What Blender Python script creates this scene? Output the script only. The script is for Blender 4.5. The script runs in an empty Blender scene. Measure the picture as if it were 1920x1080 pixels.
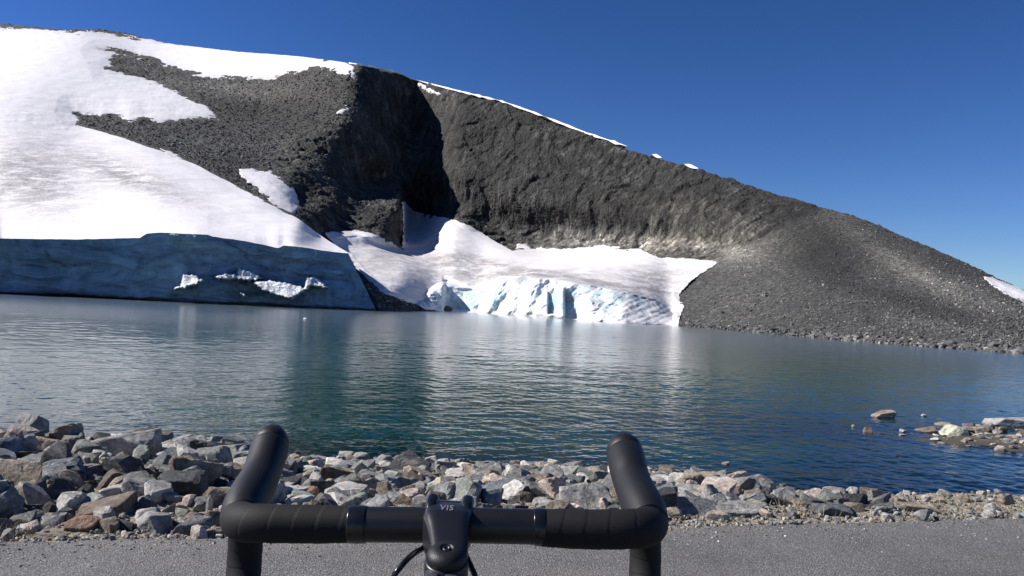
import bpy, bmesh, math, random
import numpy as np
from mathutils import Matrix, Vector, Euler

# ------------------------------------------------------------------ camera
F, ROLL, PITCH = 1500.0, math.radians(2.8), math.radians(0.993)
CAM = np.array([0.0, 0.0, 1.3])
ROAD_Z, WATER_Z = 0.0, -1.7
_f = np.array([0, math.cos(PITCH), math.sin(PITCH)])
_u0 = np.array([0, -math.sin(PITCH), math.cos(PITCH)])
_r0 = np.array([1.0, 0, 0])
_R = _r0 * math.cos(ROLL) + _u0 * math.sin(ROLL)
_U = -_r0 * math.sin(ROLL) + _u0 * math.cos(ROLL)
sc = bpy.context.scene
cam = bpy.data.cameras.new("camera")
cam.lens = 36 * F / 1920
cam.sensor_width = 36
cam.clip_start, cam.clip_end = 0.05, 20000
co = bpy.data.objects.new("camera", cam)
co.matrix_world = Matrix(((_R[0], _U[0], -_f[0], CAM[0]), (_R[1], _U[1], -_f[1], CAM[1]),
                          (_R[2], _U[2], -_f[2], CAM[2]), (0, 0, 0, 1)))
sc.collection.objects.link(co)
sc.camera = co

# ------------------------------------------------------------------ sky and sun
SUN_EL, SUN_AZ = math.radians(37.5), math.radians(-87.5)      # azimuth from +Y towards +X
SUN = np.array([math.sin(SUN_AZ) * math.cos(SUN_EL), math.cos(SUN_AZ) * math.cos(SUN_EL), math.sin(SUN_EL)])
w = bpy.data.worlds.new("World")
sc.world = w
w.use_nodes = True
wn = w.node_tree
bg = wn.nodes["Background"]
sky = wn.nodes.new("ShaderNodeTexSky")
sky.sky_type = 'NISHITA'
sky.sun_disc = False
sky.sun_elevation = SUN_EL
sky.sun_rotation = SUN_AZ
sky.altitude = 1000
sky.air_density = 1.0
sky.dust_density = 0.0
sky.ozone_density = 1.5
hs = wn.nodes.new("ShaderNodeHueSaturation")
hs.inputs["Hue"].default_value = 0.514
hs.inputs["Saturation"].default_value = 1.3
wn.links.new(sky.outputs[0], hs.inputs["Color"])
# clear mountain air: a slightly deeper blue than the sky model gives
sp_ = wn.nodes.new("ShaderNodeSeparateColor"); cb_ = wn.nodes.new("ShaderNodeCombineColor")
wn.links.new(hs.outputs[0], sp_.inputs[0])
for i_, (pw_, k_) in enumerate(((1.05, 0.70), (1.05, 0.88), (1.32, 0.72))):
    a_ = wn.nodes.new("ShaderNodeMath"); a_.operation = 'POWER'; a_.inputs[1].default_value = pw_
    b_ = wn.nodes.new("ShaderNodeMath"); b_.operation = 'MULTIPLY'; b_.inputs[1].default_value = k_
    wn.links.new(sp_.outputs[i_], a_.inputs[0]); wn.links.new(a_.outputs[0], b_.inputs[0]); wn.links.new(b_.outputs[0], cb_.inputs[i_])
wn.links.new(cb_.outputs[0], bg.inputs[0])
bg.inputs[1].default_value = 0.052
sl = bpy.data.lights.new("sun", 'SUN')
sl.energy = 4.8
sl.angle = math.radians(0.53)
sl.color = (1.0, 0.955, 0.90)
so = bpy.data.objects.new("sun", sl)
so.rotation_euler = Vector(SUN).to_track_quat('Z', 'Y').to_euler()
sc.collection.objects.link(so)
sc.view_settings.view_transform = 'Standard'
sc.view_settings.look = 'None'
sc.view_settings.exposure = 0.56
sc.view_settings.gamma = 1.0
sc.cycles.max_bounces = 8
sc.cycles.transparent_max_bounces = 8
sc.cycles.use_denoising = True

# ------------------------------------------------------------------ helpers
def rays(px, py):
    px, py = np.asarray(px, float), np.asarray(py, float)
    d = _f + ((px - 960) / F)[..., None] * _R + ((540 - py) / F)[..., None] * _U
    return d / d[..., 1:2]

def W(px, py, Y):
    return CAM + rays(px, py) * np.asarray(Y, float)[..., None]

def hor(px):                       # image row of the level horizon
    lo = rays(px, np.zeros_like(np.asarray(px, float)) + 540)
    return 566 + (np.asarray(px, float) - 960) * math.tan(ROLL)

def Yat(px, py, z):                # forward distance at which a sight line meets height z
    return (z - CAM[2]) / rays(px, py)[..., 2]

_perm = np.random.RandomState(3).permutation(256)
_perm = np.concatenate([_perm, _perm, _perm]).astype(np.int32)
_grad = np.random.RandomState(5).normal(size=(256, 3))
_grad /= np.linalg.norm(_grad, axis=1)[:, None]

def noise3(P):
    P = np.asarray(P, np.float64)
    i = np.floor(P).astype(np.int64)
    f = P - i
    u = f * f * f * (f * (f * 6 - 15) + 10)
    i &= 255
    out = 0
    for dx in (0, 1):
        wx = u[..., 0] if dx else 1 - u[..., 0]
        for dy in (0, 1):
            wy = u[..., 1] if dy else 1 - u[..., 1]
            for dz in (0, 1):
                wz = u[..., 2] if dz else 1 - u[..., 2]
                h = _perm[_perm[_perm[(i[..., 0] + dx) & 255] + ((i[..., 1] + dy) & 255)] + ((i[..., 2] + dz) & 255)]
                g = _grad[h]
                out = out + wx * wy * wz * (g[..., 0] * (f[..., 0] - dx) + g[..., 1] * (f[..., 1] - dy) + g[..., 2] * (f[..., 2] - dz))
    return out * 1.6

def fbm(P, freq, octv=4, gain=0.5, ridged=False, off=0.0):
    P = np.asarray(P, float) * freq + off
    a, s = 1.0, 0.0
    for k in range(octv):
        n = noise3(P * (2.03 ** k) + 17.3 * k)
        if ridged:
            n = 1 - 2 * np.abs(n)
        s = s + a * n
        a *= gain
    return s

def cells(P, size, seed=0):
    """blocky rock: distance to the two nearest joints' centres and a random height per block"""
    Q = np.asarray(P, float) / np.asarray(size, float) + seed * 13.7
    I = np.floor(Q).astype(np.int64)
    shp = Q.shape[:-1]
    d1 = np.full(shp, 9.0); d2 = np.full(shp, 9.0); val = np.zeros(shp)
    for dx in (-1, 0, 1):
        for dy in (-1, 0, 1):
            for dz in (-1, 0, 1):
                c = I + np.array([dx, dy, dz])
                h = _perm[_perm[_perm[c[..., 0] & 255] + (c[..., 1] & 255)] + (c[..., 2] & 255)]
                ox, oy, oz = _perm[h] / 255.0, _perm[(h + 71) & 255] / 255.0, _perm[(h + 151) & 255] / 255.0
                d = (Q[..., 0] - c[..., 0] - ox) ** 2 + (Q[..., 1] - c[..., 1] - oy) ** 2 + (Q[..., 2] - c[..., 2] - oz) ** 2
                m = d < d1
                d2 = np.where(m, d1, np.minimum(d2, d))
                val = np.where(m, _perm[(h + 33) & 255] / 255.0, val)
                d1 = np.where(m, d, d1)
    return np.sqrt(d1), np.sqrt(d2), val

def sstep(a, b, x):
    t = np.clip((np.asarray(x, float) - a) / (b - a), 0, 1)
    return t * t * (3 - 2 * t)

def interp(x, pts):
    p = np.array(pts, float)
    return np.interp(x, p[:, 0], p[:, 1])

def sdf(px, py, poly):             # signed distance, positive inside
    poly = np.array(poly, float)
    n = len(poly)
    best = np.full(px.shape, 1e18)
    inside = np.zeros(px.shape, bool)
    for k in range(n):
        a, b = poly[k], poly[(k + 1) % n]
        d = b - a
        t = np.clip(((px - a[0]) * d[0] + (py - a[1]) * d[1]) / (d @ d + 1e-9), 0, 1)
        best = np.minimum(best, (px - a[0] - t * d[0]) ** 2 + (py - a[1] - t * d[1]) ** 2)
        c = (a[1] > py) != (b[1] > py)
        with np.errstate(divide='ignore', invalid='ignore'):
            xi = (b[0] - a[0]) * (py - a[1]) / (b[1] - a[1] + 1e-12) + a[0]
        inside ^= c & (px < xi)
    r = np.sqrt(best)
    return np.where(inside, r, -r)

def mesh_obj(name, V, faces, mat, parent=None, attrs=None, smooth=True, col=None):
    me = bpy.data.meshes.new(name)
    V = np.asarray(V, np.float32).reshape(-1, 3)
    faces = np.asarray(faces, np.int32)
    k = faces.shape[1]
    me.vertices.add(len(V))
    me.vertices.foreach_set("co", V.ravel())
    me.loops.add(faces.size)
    me.loops.foreach_set("vertex_index", faces.ravel())
    me.polygons.add(len(faces))
    me.polygons.foreach_set("loop_start", np.arange(0, faces.size, k, dtype=np.int32))
    me.polygons.foreach_set("loop_total", np.full(len(faces), k, np.int32))
    me.update(calc_edges=True)
    me.polygons.foreach_set("use_smooth", np.full(len(faces), smooth))
    for an, av in (attrs or {}).items():
        at = me.attributes.new(an, 'FLOAT', 'POINT')
        at.data.foreach_set("value", np.asarray(av, np.float32).ravel())
    if col is not None:
        at = me.attributes.new("tint", 'FLOAT_COLOR', 'POINT')
        at.data.foreach_set("color", np.concatenate([col, np.ones((len(col), 1))], 1).astype(np.float32).ravel())
    me.validate()
    if mat: me.materials.append(mat)
    o = bpy.data.objects.new(name, me)
    sc.collection.objects.link(o)
    if parent: o.parent = parent
    return o

def grid_faces(nr, nc, keep=None):
    a = np.arange(nr * nc).reshape(nr, nc)
    f = np.stack([a[:-1, :-1], a[:-1, 1:], a[1:, 1:], a[1:, :-1]], -1)
    f = f.reshape(-1, 4)
    if keep is not None:
        f = f[keep.reshape(-1)]
    return f

def grid_obj(name, P, mat, keep=None, attrs=None, parent=None, flip=False, col=None):
    nr, nc = P.shape[:2]
    f = grid_faces(nr, nc, keep)
    used = np.unique(f)
    remap = np.full(nr * nc, -1)
    remap[used] = np.arange(len(used))
    f = remap[f]
    if flip: f = f[:, ::-1]
    at = {k: v.reshape(-1)[used] for k, v in (attrs or {}).items()}
    return mesh_obj(name, P.reshape(-1, 3)[used], f, mat, parent, at)

def normals(P):
    du = np.gradient(P, axis=1)
    dv = np.gradient(P, axis=0)
    n = np.cross(du, dv)
    n /= np.linalg.norm(n, axis=-1, keepdims=True) + 1e-12
    s = np.sign(np.sum(n * (CAM - P), -1, keepdims=True))
    return n * np.where(s == 0, 1, s)

def tag(o, label=None, cat=None, group=None, kind=None):
    if label: o["label"] = label
    if cat: o["category"] = cat
    if group: o["group"] = group
    if kind: o["kind"] = kind
    return o

# ------------------------------------------------------------------ materials
class NT:
    def __init__(s, name):
        s.m = bpy.data.materials.new(name)
        s.m.use_nodes = True
        s.t = s.m.node_tree
        s.t.nodes.clear()
        s.out = s.n("ShaderNodeOutputMaterial")
    def n(s, typ, **kw):
        nd = s.t.nodes.new(typ)
        for k, v in kw.items(): setattr(nd, k, v)
        return nd
    def set(s, sock, v):
        if isinstance(v, bpy.types.NodeSocket): s.t.links.new(v, sock)
        elif isinstance(v, (tuple, list)) and len(v) == 3 and sock.type == 'RGBA': sock.default_value = (*v, 1)
        else: sock.default_value = v
    def coord(s, kind="Object", scale=(1, 1, 1)):
        tc = s.n("ShaderNodeTexCoord")
        mp = s.n("ShaderNodeMapping")
        s.t.links.new(tc.outputs[kind], mp.inputs[0])
        mp.inputs["Scale"].default_value = scale
        return mp.outputs[0]
    def noise(s, vec, scale, detail=4, rough=0.55, dist=0.0, out=0):
        nd = s.n("ShaderNodeTexNoise")
        s.set(nd.inputs["Vector"], vec)
        nd.inputs["Scale"].default_value = scale
        nd.inputs["Detail"].default_value = detail
        nd.inputs["Roughness"].default_value = rough
        nd.inputs["Distortion"].default_value = dist
        return nd.outputs[out]
    def voro(s, vec, scale, feature='F1', out="Distance", rand=1.0):
        nd = s.n("ShaderNodeTexVoronoi", feature=feature)
        s.set(nd.inputs["Vector"], vec)
        nd.inputs["Scale"].default_value = scale
        nd.inputs["Randomness"].default_value = rand
        return nd.outputs[out]
    def ramp(s, x, stops, interp='LINEAR'):
        nd = s.n("ShaderNodeValToRGB")
        cr = nd.color_ramp
        cr.interpolation = interp
        while len(cr.elements) < len(stops): cr.elements.new(0.5)
        for e, (p, c) in zip(cr.elements, stops):
            e.position = p
            e.color = (c, c, c, 1) if not isinstance(c, (tuple, list)) else (*c, 1)
        s.set(nd.inputs[0], x)
        return nd.outputs[0]
    def math(s, op, a, b=0.0, c=None, clamp=False):
        nd = s.n("ShaderNodeMath", operation=op, use_clamp=clamp)
        s.set(nd.inputs[0], a); s.set(nd.inputs[1], b)
        if c is not None: s.set(nd.inputs[2], c)
        return nd.outputs[0]
    def mix(s, fac, a, b, mode='MIX'):
        nd = s.n("ShaderNodeMix", data_type='RGBA', blend_type=mode)
        s.set(nd.inputs[0], fac); s.set(nd.inputs[6], a); s.set(nd.inputs[7], b)
        return nd.outputs[2]
    def attr(s, name, out="Fac", typ='GEOMETRY'):
        nd = s.n("ShaderNodeAttribute", attribute_name=name, attribute_type=typ)
        return nd.outputs[out]
    def bump(s, h, dist=1.0, strength=1.0, normal=None):
        nd = s.n("ShaderNodeBump")
        nd.inputs["Distance"].default_value = dist
        s.set(nd.inputs["Strength"], strength)
        s.set(nd.inputs["Height"], h)
        if normal is not None: s.set(nd.inputs["Normal"], normal)
        return nd.outputs[0]
    def pbr(s, color, rough=0.8, normal=None, **kw):
        b = s.n("ShaderNodeBsdfPrincipled")
        s.set(b.inputs["Base Color"], color)
        s.set(b.inputs["Roughness"], rough)
        if normal is not None: s.set(b.inputs["Normal"], normal)
        for k, v in kw.items(): s.set(b.inputs[k.replace("_", " ")], v)
        s.t.links.new(b.outputs[0], s.out.inputs[0])
        return b

def mat_mountain():
    m = NT("mountain_rock")
    v = m.coord()
    vs = m.coord(scale=(1, 1, 0.22))
    wall, tone, warm = m.attr("wall"), m.attr("tone"), m.attr("warm")
    big = m.noise(v, 0.05, 5, 0.6)
    streak = m.noise(m.coord(scale=(1, 1, 0.13)), 0.42, 5, 0.6, 0.3)
    fine = m.noise(v, 1.2, 6, 0.7)
    grit = m.noise(v, 3.5, 3, 0.7)
    # cliff colour
    wl = m.math('ADD', m.math('MULTIPLY', big, 0.35), m.math('MULTIPLY', streak, 0.65))
    wl = m.math('ADD', m.math('MULTIPLY', wl, 0.8), m.math('MULTIPLY', fine, 0.2))
    wv = m.ramp(wl, [(0.38, 0.006), (0.455, 0.024), (0.53, 0.050), (0.62, 0.15)])
    vcr = m.n("ShaderNodeSeparateColor"); m.set(vcr.inputs[0], m.voro(m.coord(scale=(1, 1, 0.5)), 0.45, out="Color"))
    wv = m.mix(0.5, wv, m.mix(1.0, wv, m.ramp(vcr.outputs[0], [(0.0, 0.35), (1.0, 1.9)]), 'MULTIPLY'))
    jn = m.math('SUBTRACT', 1.0, m.math('MULTIPLY', m.attr("joint"), 0.75))
    wv = m.mix(1.0, wv, jn, 'MULTIPLY')
    # scree colour
    cell = m.voro(v, 1.6, out="Color")
    cs = m.n("ShaderNodeSeparateColor"); m.set(cs.inputs[0], cell)
    sv = m.ramp(m.math('ADD', m.math('MULTIPLY', cs.outputs[0], 0.45), m.math('MULTIPLY', grit, 0.55)),
                [(0.25, 0.026), (0.5, 0.052), (0.72, 0.085), (0.86, 0.30)])
    val = m.mix(wall, sv, wv)
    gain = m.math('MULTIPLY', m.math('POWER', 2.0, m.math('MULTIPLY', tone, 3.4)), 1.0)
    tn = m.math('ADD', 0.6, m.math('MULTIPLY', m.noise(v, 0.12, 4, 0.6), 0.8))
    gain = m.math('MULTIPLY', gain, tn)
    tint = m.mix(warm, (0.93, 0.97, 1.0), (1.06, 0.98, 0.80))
    col = m.mix(1.0, val, tint, 'MULTIPLY')
    nd = m.n("ShaderNodeVectorMath", operation='SCALE'); m.set(nd.inputs[0], col); m.set(nd.inputs["Scale"], gain)
    h = m.math('ADD', m.math('MULTIPLY', fine, 0.35), m.math('MULTIPLY', m.voro(m.coord(scale=(1, 1, 0.6)), 1.1), 0.5))
    h = m.math('ADD', m.math('MULTIPLY', h, m.math('ADD', 0.25, m.math('MULTIPLY', wall, 0.75))), m.math('MULTIPLY', m.math('MULTIPLY', streak, wall), 0.5))
    m.pbr(nd.outputs[0], 0.9, m.bump(h, 1.0, 0.8))
    return m.m

def mat_snow(name="snow", dirt=0.5):
    m = NT(name)
    v = m.coord()
    vs = m.coord(scale=(0.35, 0.12, 1.4))
    d = m.attr("dirt")
    n1 = m.noise(vs, 0.5, 6, 0.65, 0.8)
    n2 = m.noise(v, 1.5, 5, 0.7)
    f = m.math('MULTIPLY', d, m.ramp(m.math('ADD', m.math('MULTIPLY', n1, 0.7), m.math('MULTIPLY', n2, 0.3)), [(0.36, 0.0), (0.56, 1.0)]))
    col = m.mix(f, (0.85, 0.825, 0.825), (0.36, 0.335, 0.33))
    blue = m.attr("blue")
    nb = m.noise(m.coord(scale=(1, 1, 0.6)), 0.28, 6, 0.7, 1.4)
    bl = m.math('MULTIPLY', blue, m.ramp(nb, [(0.42, 0.0), (0.6, 1.0)]))
    col = m.mix(bl, col, (0.36, 0.60, 0.72))
    h = m.math('ADD', m.math('MULTIPLY', n2, 0.25), m.math('MULTIPLY', m.noise(v, 0.3, 5, 0.6), 1.4))
    hb = m.math('ADD', h, m.math('MULTIPLY', m.math('MULTIPLY', nb, blue), 4.0))
    m.pbr(col, 0.65, m.bump(hb, 1.0, m.math('ADD', 0.10, m.math('MULTIPLY', m.math('MAXIMUM', blue, d), 0.35))))
    return m.m

def mat_ice():
    m = NT("shaded_glacier_ice")
    v = m.coord()
    band = m.noise(m.coord(scale=(0.22, 0.3, 0.75)), 0.42, 6, 0.6, 2.2)
    lump = m.noise(v, 0.22, 5, 0.6, 0.8)
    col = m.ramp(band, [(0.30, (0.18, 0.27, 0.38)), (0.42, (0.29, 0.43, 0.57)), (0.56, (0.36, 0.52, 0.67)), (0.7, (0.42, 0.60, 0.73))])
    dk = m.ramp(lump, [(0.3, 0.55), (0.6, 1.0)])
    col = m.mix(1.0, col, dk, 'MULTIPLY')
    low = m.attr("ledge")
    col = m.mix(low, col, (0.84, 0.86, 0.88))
    soil = m.attr("soil")
    col = m.mix(soil, col, (0.05, 0.045, 0.045))
    h = m.math('ADD', m.math('MULTIPLY', band, 1.2), m.math('MULTIPLY', m.noise(v, 0.9, 5, 0.65), 0.5))
    m.pbr(col, 0.5, m.bump(m.math('MULTIPLY', h, 1.8), 1.0, 1.0))
    return m.m

def mat_water():
    m = NT("lake_water")
    v = m.coord()
    va = m.coord(scale=(0.75, 1.0, 1.0))
    w1 = m.noise(va, 5.0, 4, 0.55, 0.6)
    w2 = m.noise(va, 0.7, 6, 0.62, 0.5)
    h = m.math('ADD', m.math('MULTIPLY', w1, 0.0070), m.math('MULTIPLY', w2, 0.016))
    calm = m.ramp(m.noise(m.coord(scale=(0.25, 1, 1)), 0.06, 4, 0.6, 0.8), [(0.35, 0.55), (0.6, 1.0)])
    h = m.math('MULTIPLY', h, calm)
    nrm = m.bump(h, 1.0, 1.0)
    gl = m.n("ShaderNodeBsdfGlossy"); m.set(gl.inputs["Roughness"], m.attr("chop"))
    gl.inputs["Color"].default_value = (1, 1, 1, 1); m.set(gl.inputs["Normal"], nrm)
    df = m.n("ShaderNodeBsdfDiffuse"); df.inputs["Color"].default_value = (0.011, 0.066, 0.062, 1)
    tr = m.n("ShaderNodeBsdfTransparent"); tr.inputs["Color"].default_value = (0.50, 0.62, 0.60, 1)
    dep = m.attr("depth")
    mx = m.n("ShaderNodeMixShader"); m.set(mx.inputs[0], dep)
    m.t.links.new(tr.outputs[0], mx.inputs[1]); m.t.links.new(df.outputs[0], mx.inputs[2])
    fr = m.n("ShaderNodeFresnel"); fr.inputs["IOR"].default_value = 1.33; m.set(fr.inputs["Normal"], nrm)
    m2 = m.n("ShaderNodeMixShader"); m.set(m2.inputs[0], fr.outputs[0])
    m.t.links.new(mx.outputs[0], m2.inputs[1]); m.t.links.new(gl.outputs[0], m2.inputs[2])
    m.t.links.new(m2.outputs[0], m.out.inputs[0])
    return m.m

def mat_stone(name, use_tint_attr=False):
    m = NT(name)
    v = m.coord()
    if use_tint_attr:
        base = m.attr("tint", "Color"); s = 1.0
        vv = v
    else:
        oi = m.n("ShaderNodeObjectInfo"); base = oi.outputs["Color"]
        add = m.n("ShaderNodeVectorMath", operation='ADD'); m.set(add.inputs[0], v)
        rr = m.n("ShaderNodeVectorMath", operation='SCALE'); rr.inputs[0].default_value = (31, 17, 23); m.set(rr.inputs["Scale"], oi.outputs["Random"])
        m.set(add.inputs[1], rr.outputs[0]); vv = add.outputs[0]
    s = 7.0 if use_tint_attr else 1.6
    n1 = m.noise(vv, s, 7, 0.68, 0.5)
    n2 = m.noise(vv, s * 5, 5, 0.75)
    n3 = m.noise(vv, s * 22, 3, 0.7)
    k = m.ramp(n1, [(0.32, 0.45), (0.5, 0.95), (0.64, 1.35)])
    k2 = m.ramp(n2, [(0.33, 0.55), (0.5, 1.0), (0.68, 1.5)])
    col = m.mix(1.0, base, k, 'MULTIPLY')
    col = m.mix(1.0, col, k2, 'MULTIPLY')
    pat = m.ramp(m.noise(vv, s * 1.4, 6, 0.7, 1.2), [(0.55, 0.0), (0.66, 0.55)])
    col = m.mix(pat, col, m.mix(0.5, base, (0.50, 0.44, 0.36)))
    li = m.ramp(m.noise(vv, s * 3.1, 6, 0.75, 0.3), [(0.60, 0.0), (0.68, 0.6)])
    col = m.mix(li, col, (0.45, 0.45, 0.41))
    dkv = m.ramp(m.voro(m.mix(0.12, vv, m.noise(vv, s * 2, 3, out=1)), s * 1.3, 'DISTANCE_TO_EDGE'), [(0.0, 0.65), (0.025, 1.0)])
    col = m.mix(1.0, col, dkv, 'MULTIPLY')
    gp = m.n("ShaderNodeNewGeometry"); sx_ = m.n("ShaderNodeSeparateXYZ"); m.set(sx_.inputs[0], gp.outputs["Position"])
    wt = m.n("ShaderNodeMapRange"); m.set(wt.inputs[0], m.math('ADD', sx_.outputs[2], m.math('MULTIPLY', n1, 0.12)))
    wt.inputs[1].default_value, wt.inputs[2].default_value, wt.inputs[3].default_value, wt.inputs[4].default_value = -1.665, -1.62, 0.35, 1.0
    col = m.mix(1.0, col, wt.outputs[0], 'MULTIPLY')
    h = m.math('ADD', m.math('MULTIPLY', n1, 0.10), m.math('MULTIPLY', n2, 0.045))
    h = m.math('ADD', h, m.math('MULTIPLY', n3, 0.012))
    m.pbr(col, 0.82, m.bump(h, 1.0 if not use_tint_attr else 0.25, 0.8))
    return m.m

def mat_ground():
    m = NT("bank_gravel")
    v = m.coord()
    n1 = m.noise(v, 0.8, 5, 0.65)
    c = m.voro(v, 34, out="Color")
    cs = m.n("ShaderNodeSeparateColor"); m.set(cs.inputs[0], c)
    c2 = m.voro(v, 90, out="Color")
    cs2 = m.n("ShaderNodeSeparateColor"); m.set(cs2.inputs[0], c2)
    a = m.math('ADD', m.math('MULTIPLY', cs.outputs[0], 0.5), m.math('MULTIPLY', cs2.outputs[0], 0.5))
    col = m.ramp(a, [(0.1, (0.06, 0.056, 0.05)), (0.5, (0.17, 0.155, 0.13)), (0.9, (0.42, 0.38, 0.31))])
    col = m.mix(m.ramp(n1, [(0.4, 0), (0.65, 0.5)]), col, (0.30, 0.25, 0.17))
    wet = m.attr("wet")
    col = m.mix(wet, col, m.mix(n1, (0.035, 0.032, 0.026), (0.10, 0.085, 0.06)))
    h = m.math('ADD', m.math('MULTIPLY', m.voro(v, 34), -0.012), m.math('MULTIPLY', m.voro(v, 90), -0.005))
    m.pbr(col, 0.9, m.bump(h, 1.0, 1.0))
    return m.m

def mat_asphalt():
    m = NT("asphalt")
    v = m.coord()
    c = m.voro(v, 175, out="Color")
    cs = m.n("ShaderNodeSeparateColor"); m.set(cs.inputs[0], c)
    fine = m.noise(v, 260, 2, 0.7)
    a = m.math('ADD', m.math('MULTIPLY', cs.outputs[0], 0.75), m.math('MULTIPLY', fine, 0.35))
    col = m.ramp(a, [(0.15, 0.06), (0.5, 0.112), (0.80, 0.17), (0.97, 0.34)])
    big = m.ramp(m.noise(v, 0.9, 5, 0.6, 0.5), [(0.3, 0.78), (0.7, 1.18)])
    col = m.mix(1.0, col, big, 'MULTIPLY')
    crk = m.voro(m.mix(0.25, v, m.noise(v, 1.6, 4, out=1)), 0.8, 'DISTANCE_TO_EDGE')
    msk = m.ramp(m.noise(v, 0.35, 3), [(0.5, 0.0), (0.58, 1.0)])
    crf = m.math('MULTIPLY', m.ramp(crk, [(0.0, 1.0), (0.007, 0.0)]), m.math('MULTIPLY', msk, 0.75))
    col = m.mix(crf, col, (0.02, 0.02, 0.02))
    dust = m.ramp(m.noise(m.coord(scale=(0.4, 1.5, 1)), 1.1, 5, 0.65), [(0.5, 0.0), (0.75, 0.35)])
    col = m.mix(dust, col, (0.24, 0.215, 0.18))
    col = m.mix(1.0, col, (1.0, 0.975, 0.95), 'MULTIPLY')
    h = m.math('ADD', m.math('MULTIPLY', m.voro(v, 120), -0.0045), m.math('MULTIPLY', fine, 0.002))
    m.pbr(col, 0.85, m.bump(h, 1.0, 1.0))
    return m.m

def mat_simple(name, col, rough=0.5, metallic=0.0, bumpscale=None, bumpamt=0.0, coat=0.0, mottled=0.0, spec=0.5):
    m = NT(name)
    v = m.coord()
    n = m.noise(v, bumpscale or 60, 4, 0.6)
    c = m.mix(m.math('MULTIPLY', n, mottled), col, tuple(min(1, x * 2.5 + 0.02) for x in col))
    rn = m.math('ADD', rough - 0.06, m.math('MULTIPLY', m.noise(v, 25, 4, 0.6), 0.12))
    m.pbr(c, rn, m.bump(n, bumpamt, 1.0) if bumpamt else None, Metallic=metallic, Coat_Weight=coat, Specular_IOR_Level=spec)
    return m.m

M_rock, M_snow, M_ice, M_water = mat_mountain(), mat_snow(), mat_ice(), mat_water()
M_stone, M_rubble, M_ground, M_asphalt = mat_stone("boulder_stone"), mat_stone("small_stone", True), mat_ground(), mat_asphalt()

# ------------------------------------------------------------------ mountain: distances of its surface
SHORE = [(-1400, 520), (-400, 532), (0, 550.5), (250, 562.5), (430, 570.5), (700, 582), (830, 584), (900, 587), (1050, 598),
         (1170, 606.5), (1260, 610), (1400, 622), (1600, 640), (1920, 664), (2300, 705), (3300, 830)]
RIDGE = [(-1400, 250), (-700, 130), (-300, 55), (0, 46), (60, 51), (130, 55), (190, 55), (235, 61), (270, 71), (330, 84),
         (450, 98), (560, 106), (650, 118), (690, 124), (745, 136), (770, 148), (860, 171), (940, 190), (1000, 211), (1100, 250),
         (1170, 273), (1230, 293), (1300, 314), (1400, 345), (1540, 388), (1600, 405), (1650, 425), (1750, 465), (1850, 513), (1920, 545), (2100, 605),
         (2300, 655), (2700, 690), (3300, 740)]
CTRL = """-1400,500,70 -1400,300,140 -700,500,110 -700,200,330 -400,470,165 -400,250,280 -300,60,450
0,445,160 0,330,200 0,200,270 0,120,340 0,50,430 150,235,270 150,60,430 300,438,152 300,350,195 330,290,245 200,120,370
450,445,150 450,350,215 450,220,330 450,97,425 550,462,152 560,420,180 600,200,335 600,150,358 640,120,372 250,65,470
515,285,285 555,340,250 560,385,225 600,440,210 670,125,362 670,160,350 690,200,342 640,240,316 580,262,303 705,300,328
610,300,290 650,300,312 620,380,250 705,340,345 725,240,365 720,160,378 740,140,395 745,300,360 700,400,275 750,400,300 750,455,275 670,440,240 740,200,388
800,155,398 800,250,384 850,300,395 850,400,345 765,400,345 765,450,315
860,170,425 940,192,405 1000,212,390 1100,250,355 1170,273,335 1300,315,300 1400,345,270 1540,388,235 1650,425,215 1750,465,198 1850,512,180 1920,543,170 2300,655,135 3300,740,90
850,412,332 920,440,308 1000,468,282 1100,468,254 1200,468,238 1250,485,240 1340,490,205
1000,340,318 920,330,350 1100,360,302 1200,370,280 1400,430,225 1500,400,232
1340,540,165 1500,520,160 1500,580,130 1700,560,130 1700,500,165 1700,620,103 1900,600,108 1900,560,150 2300,690,78
650,490,190 700,520,175 760,500,200 850,480,215 850,530,180 950,520,178 1050,530,168 1150,520,180 1250,530,165 1000,490,215 1270,570,165"""
cp = np.array([[float(t) for t in q.split(',')] for q in CTRL.split()])
cp = cp[(cp[:, 0] < 846) | (cp[:, 0] > 2200)]
WFOOT = [(850, 414, 308), (920, 446, 298), (1000, 469, 285), (1100, 468, 270), (1200, 467, 254), (1300, 470, 232), (1400, 472, 212), (1540, 480, 186), (1700, 540, 146), (1920, 608, 104), (2100, 650, 88)]
WRIDGE = [(850, 168, 372), (1000, 211, 336), (1200, 283, 292), (1350, 328, 258), (1540, 388, 222), (1700, 445, 198), (1920, 545, 160), (2100, 605, 140)]
_wf, _wr = np.array(WFOOT, float), np.array(WRIDGE, float)
gen = []
for px_ in list(range(850, 1400, 50)) + list(range(1400, 2150, 70)):
    hs_ = np.interp(px_, *np.array(SHORE, float).T)
    Ys_ = float(Yat(np.array(float(px_)), np.array(hs_), WATER_Z))
    fy, fY = np.interp(px_, _wf[:, 0], _wf[:, 1]), np.interp(px_, _wf[:, 0], _wf[:, 2])
    ry, rY = np.interp(px_, *np.array(RIDGE, float).T), np.interp(px_, _wr[:, 0], _wr[:, 2])
    for t in (0.05, 0.35, 0.7): gen.append((px_, hs_ + (fy - hs_) * t, 1 / (1 / Ys_ + (1 / fY - 1 / Ys_) * t)))
    for t in (0.0, 0.33, 0.66, 1.0): gen.append((px_, fy + (ry - fy) * t, 1 / (1 / fY + (1 / rY - 1 / fY) * t)))
cp = np.concatenate([cp, np.array(gen, float)])

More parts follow.
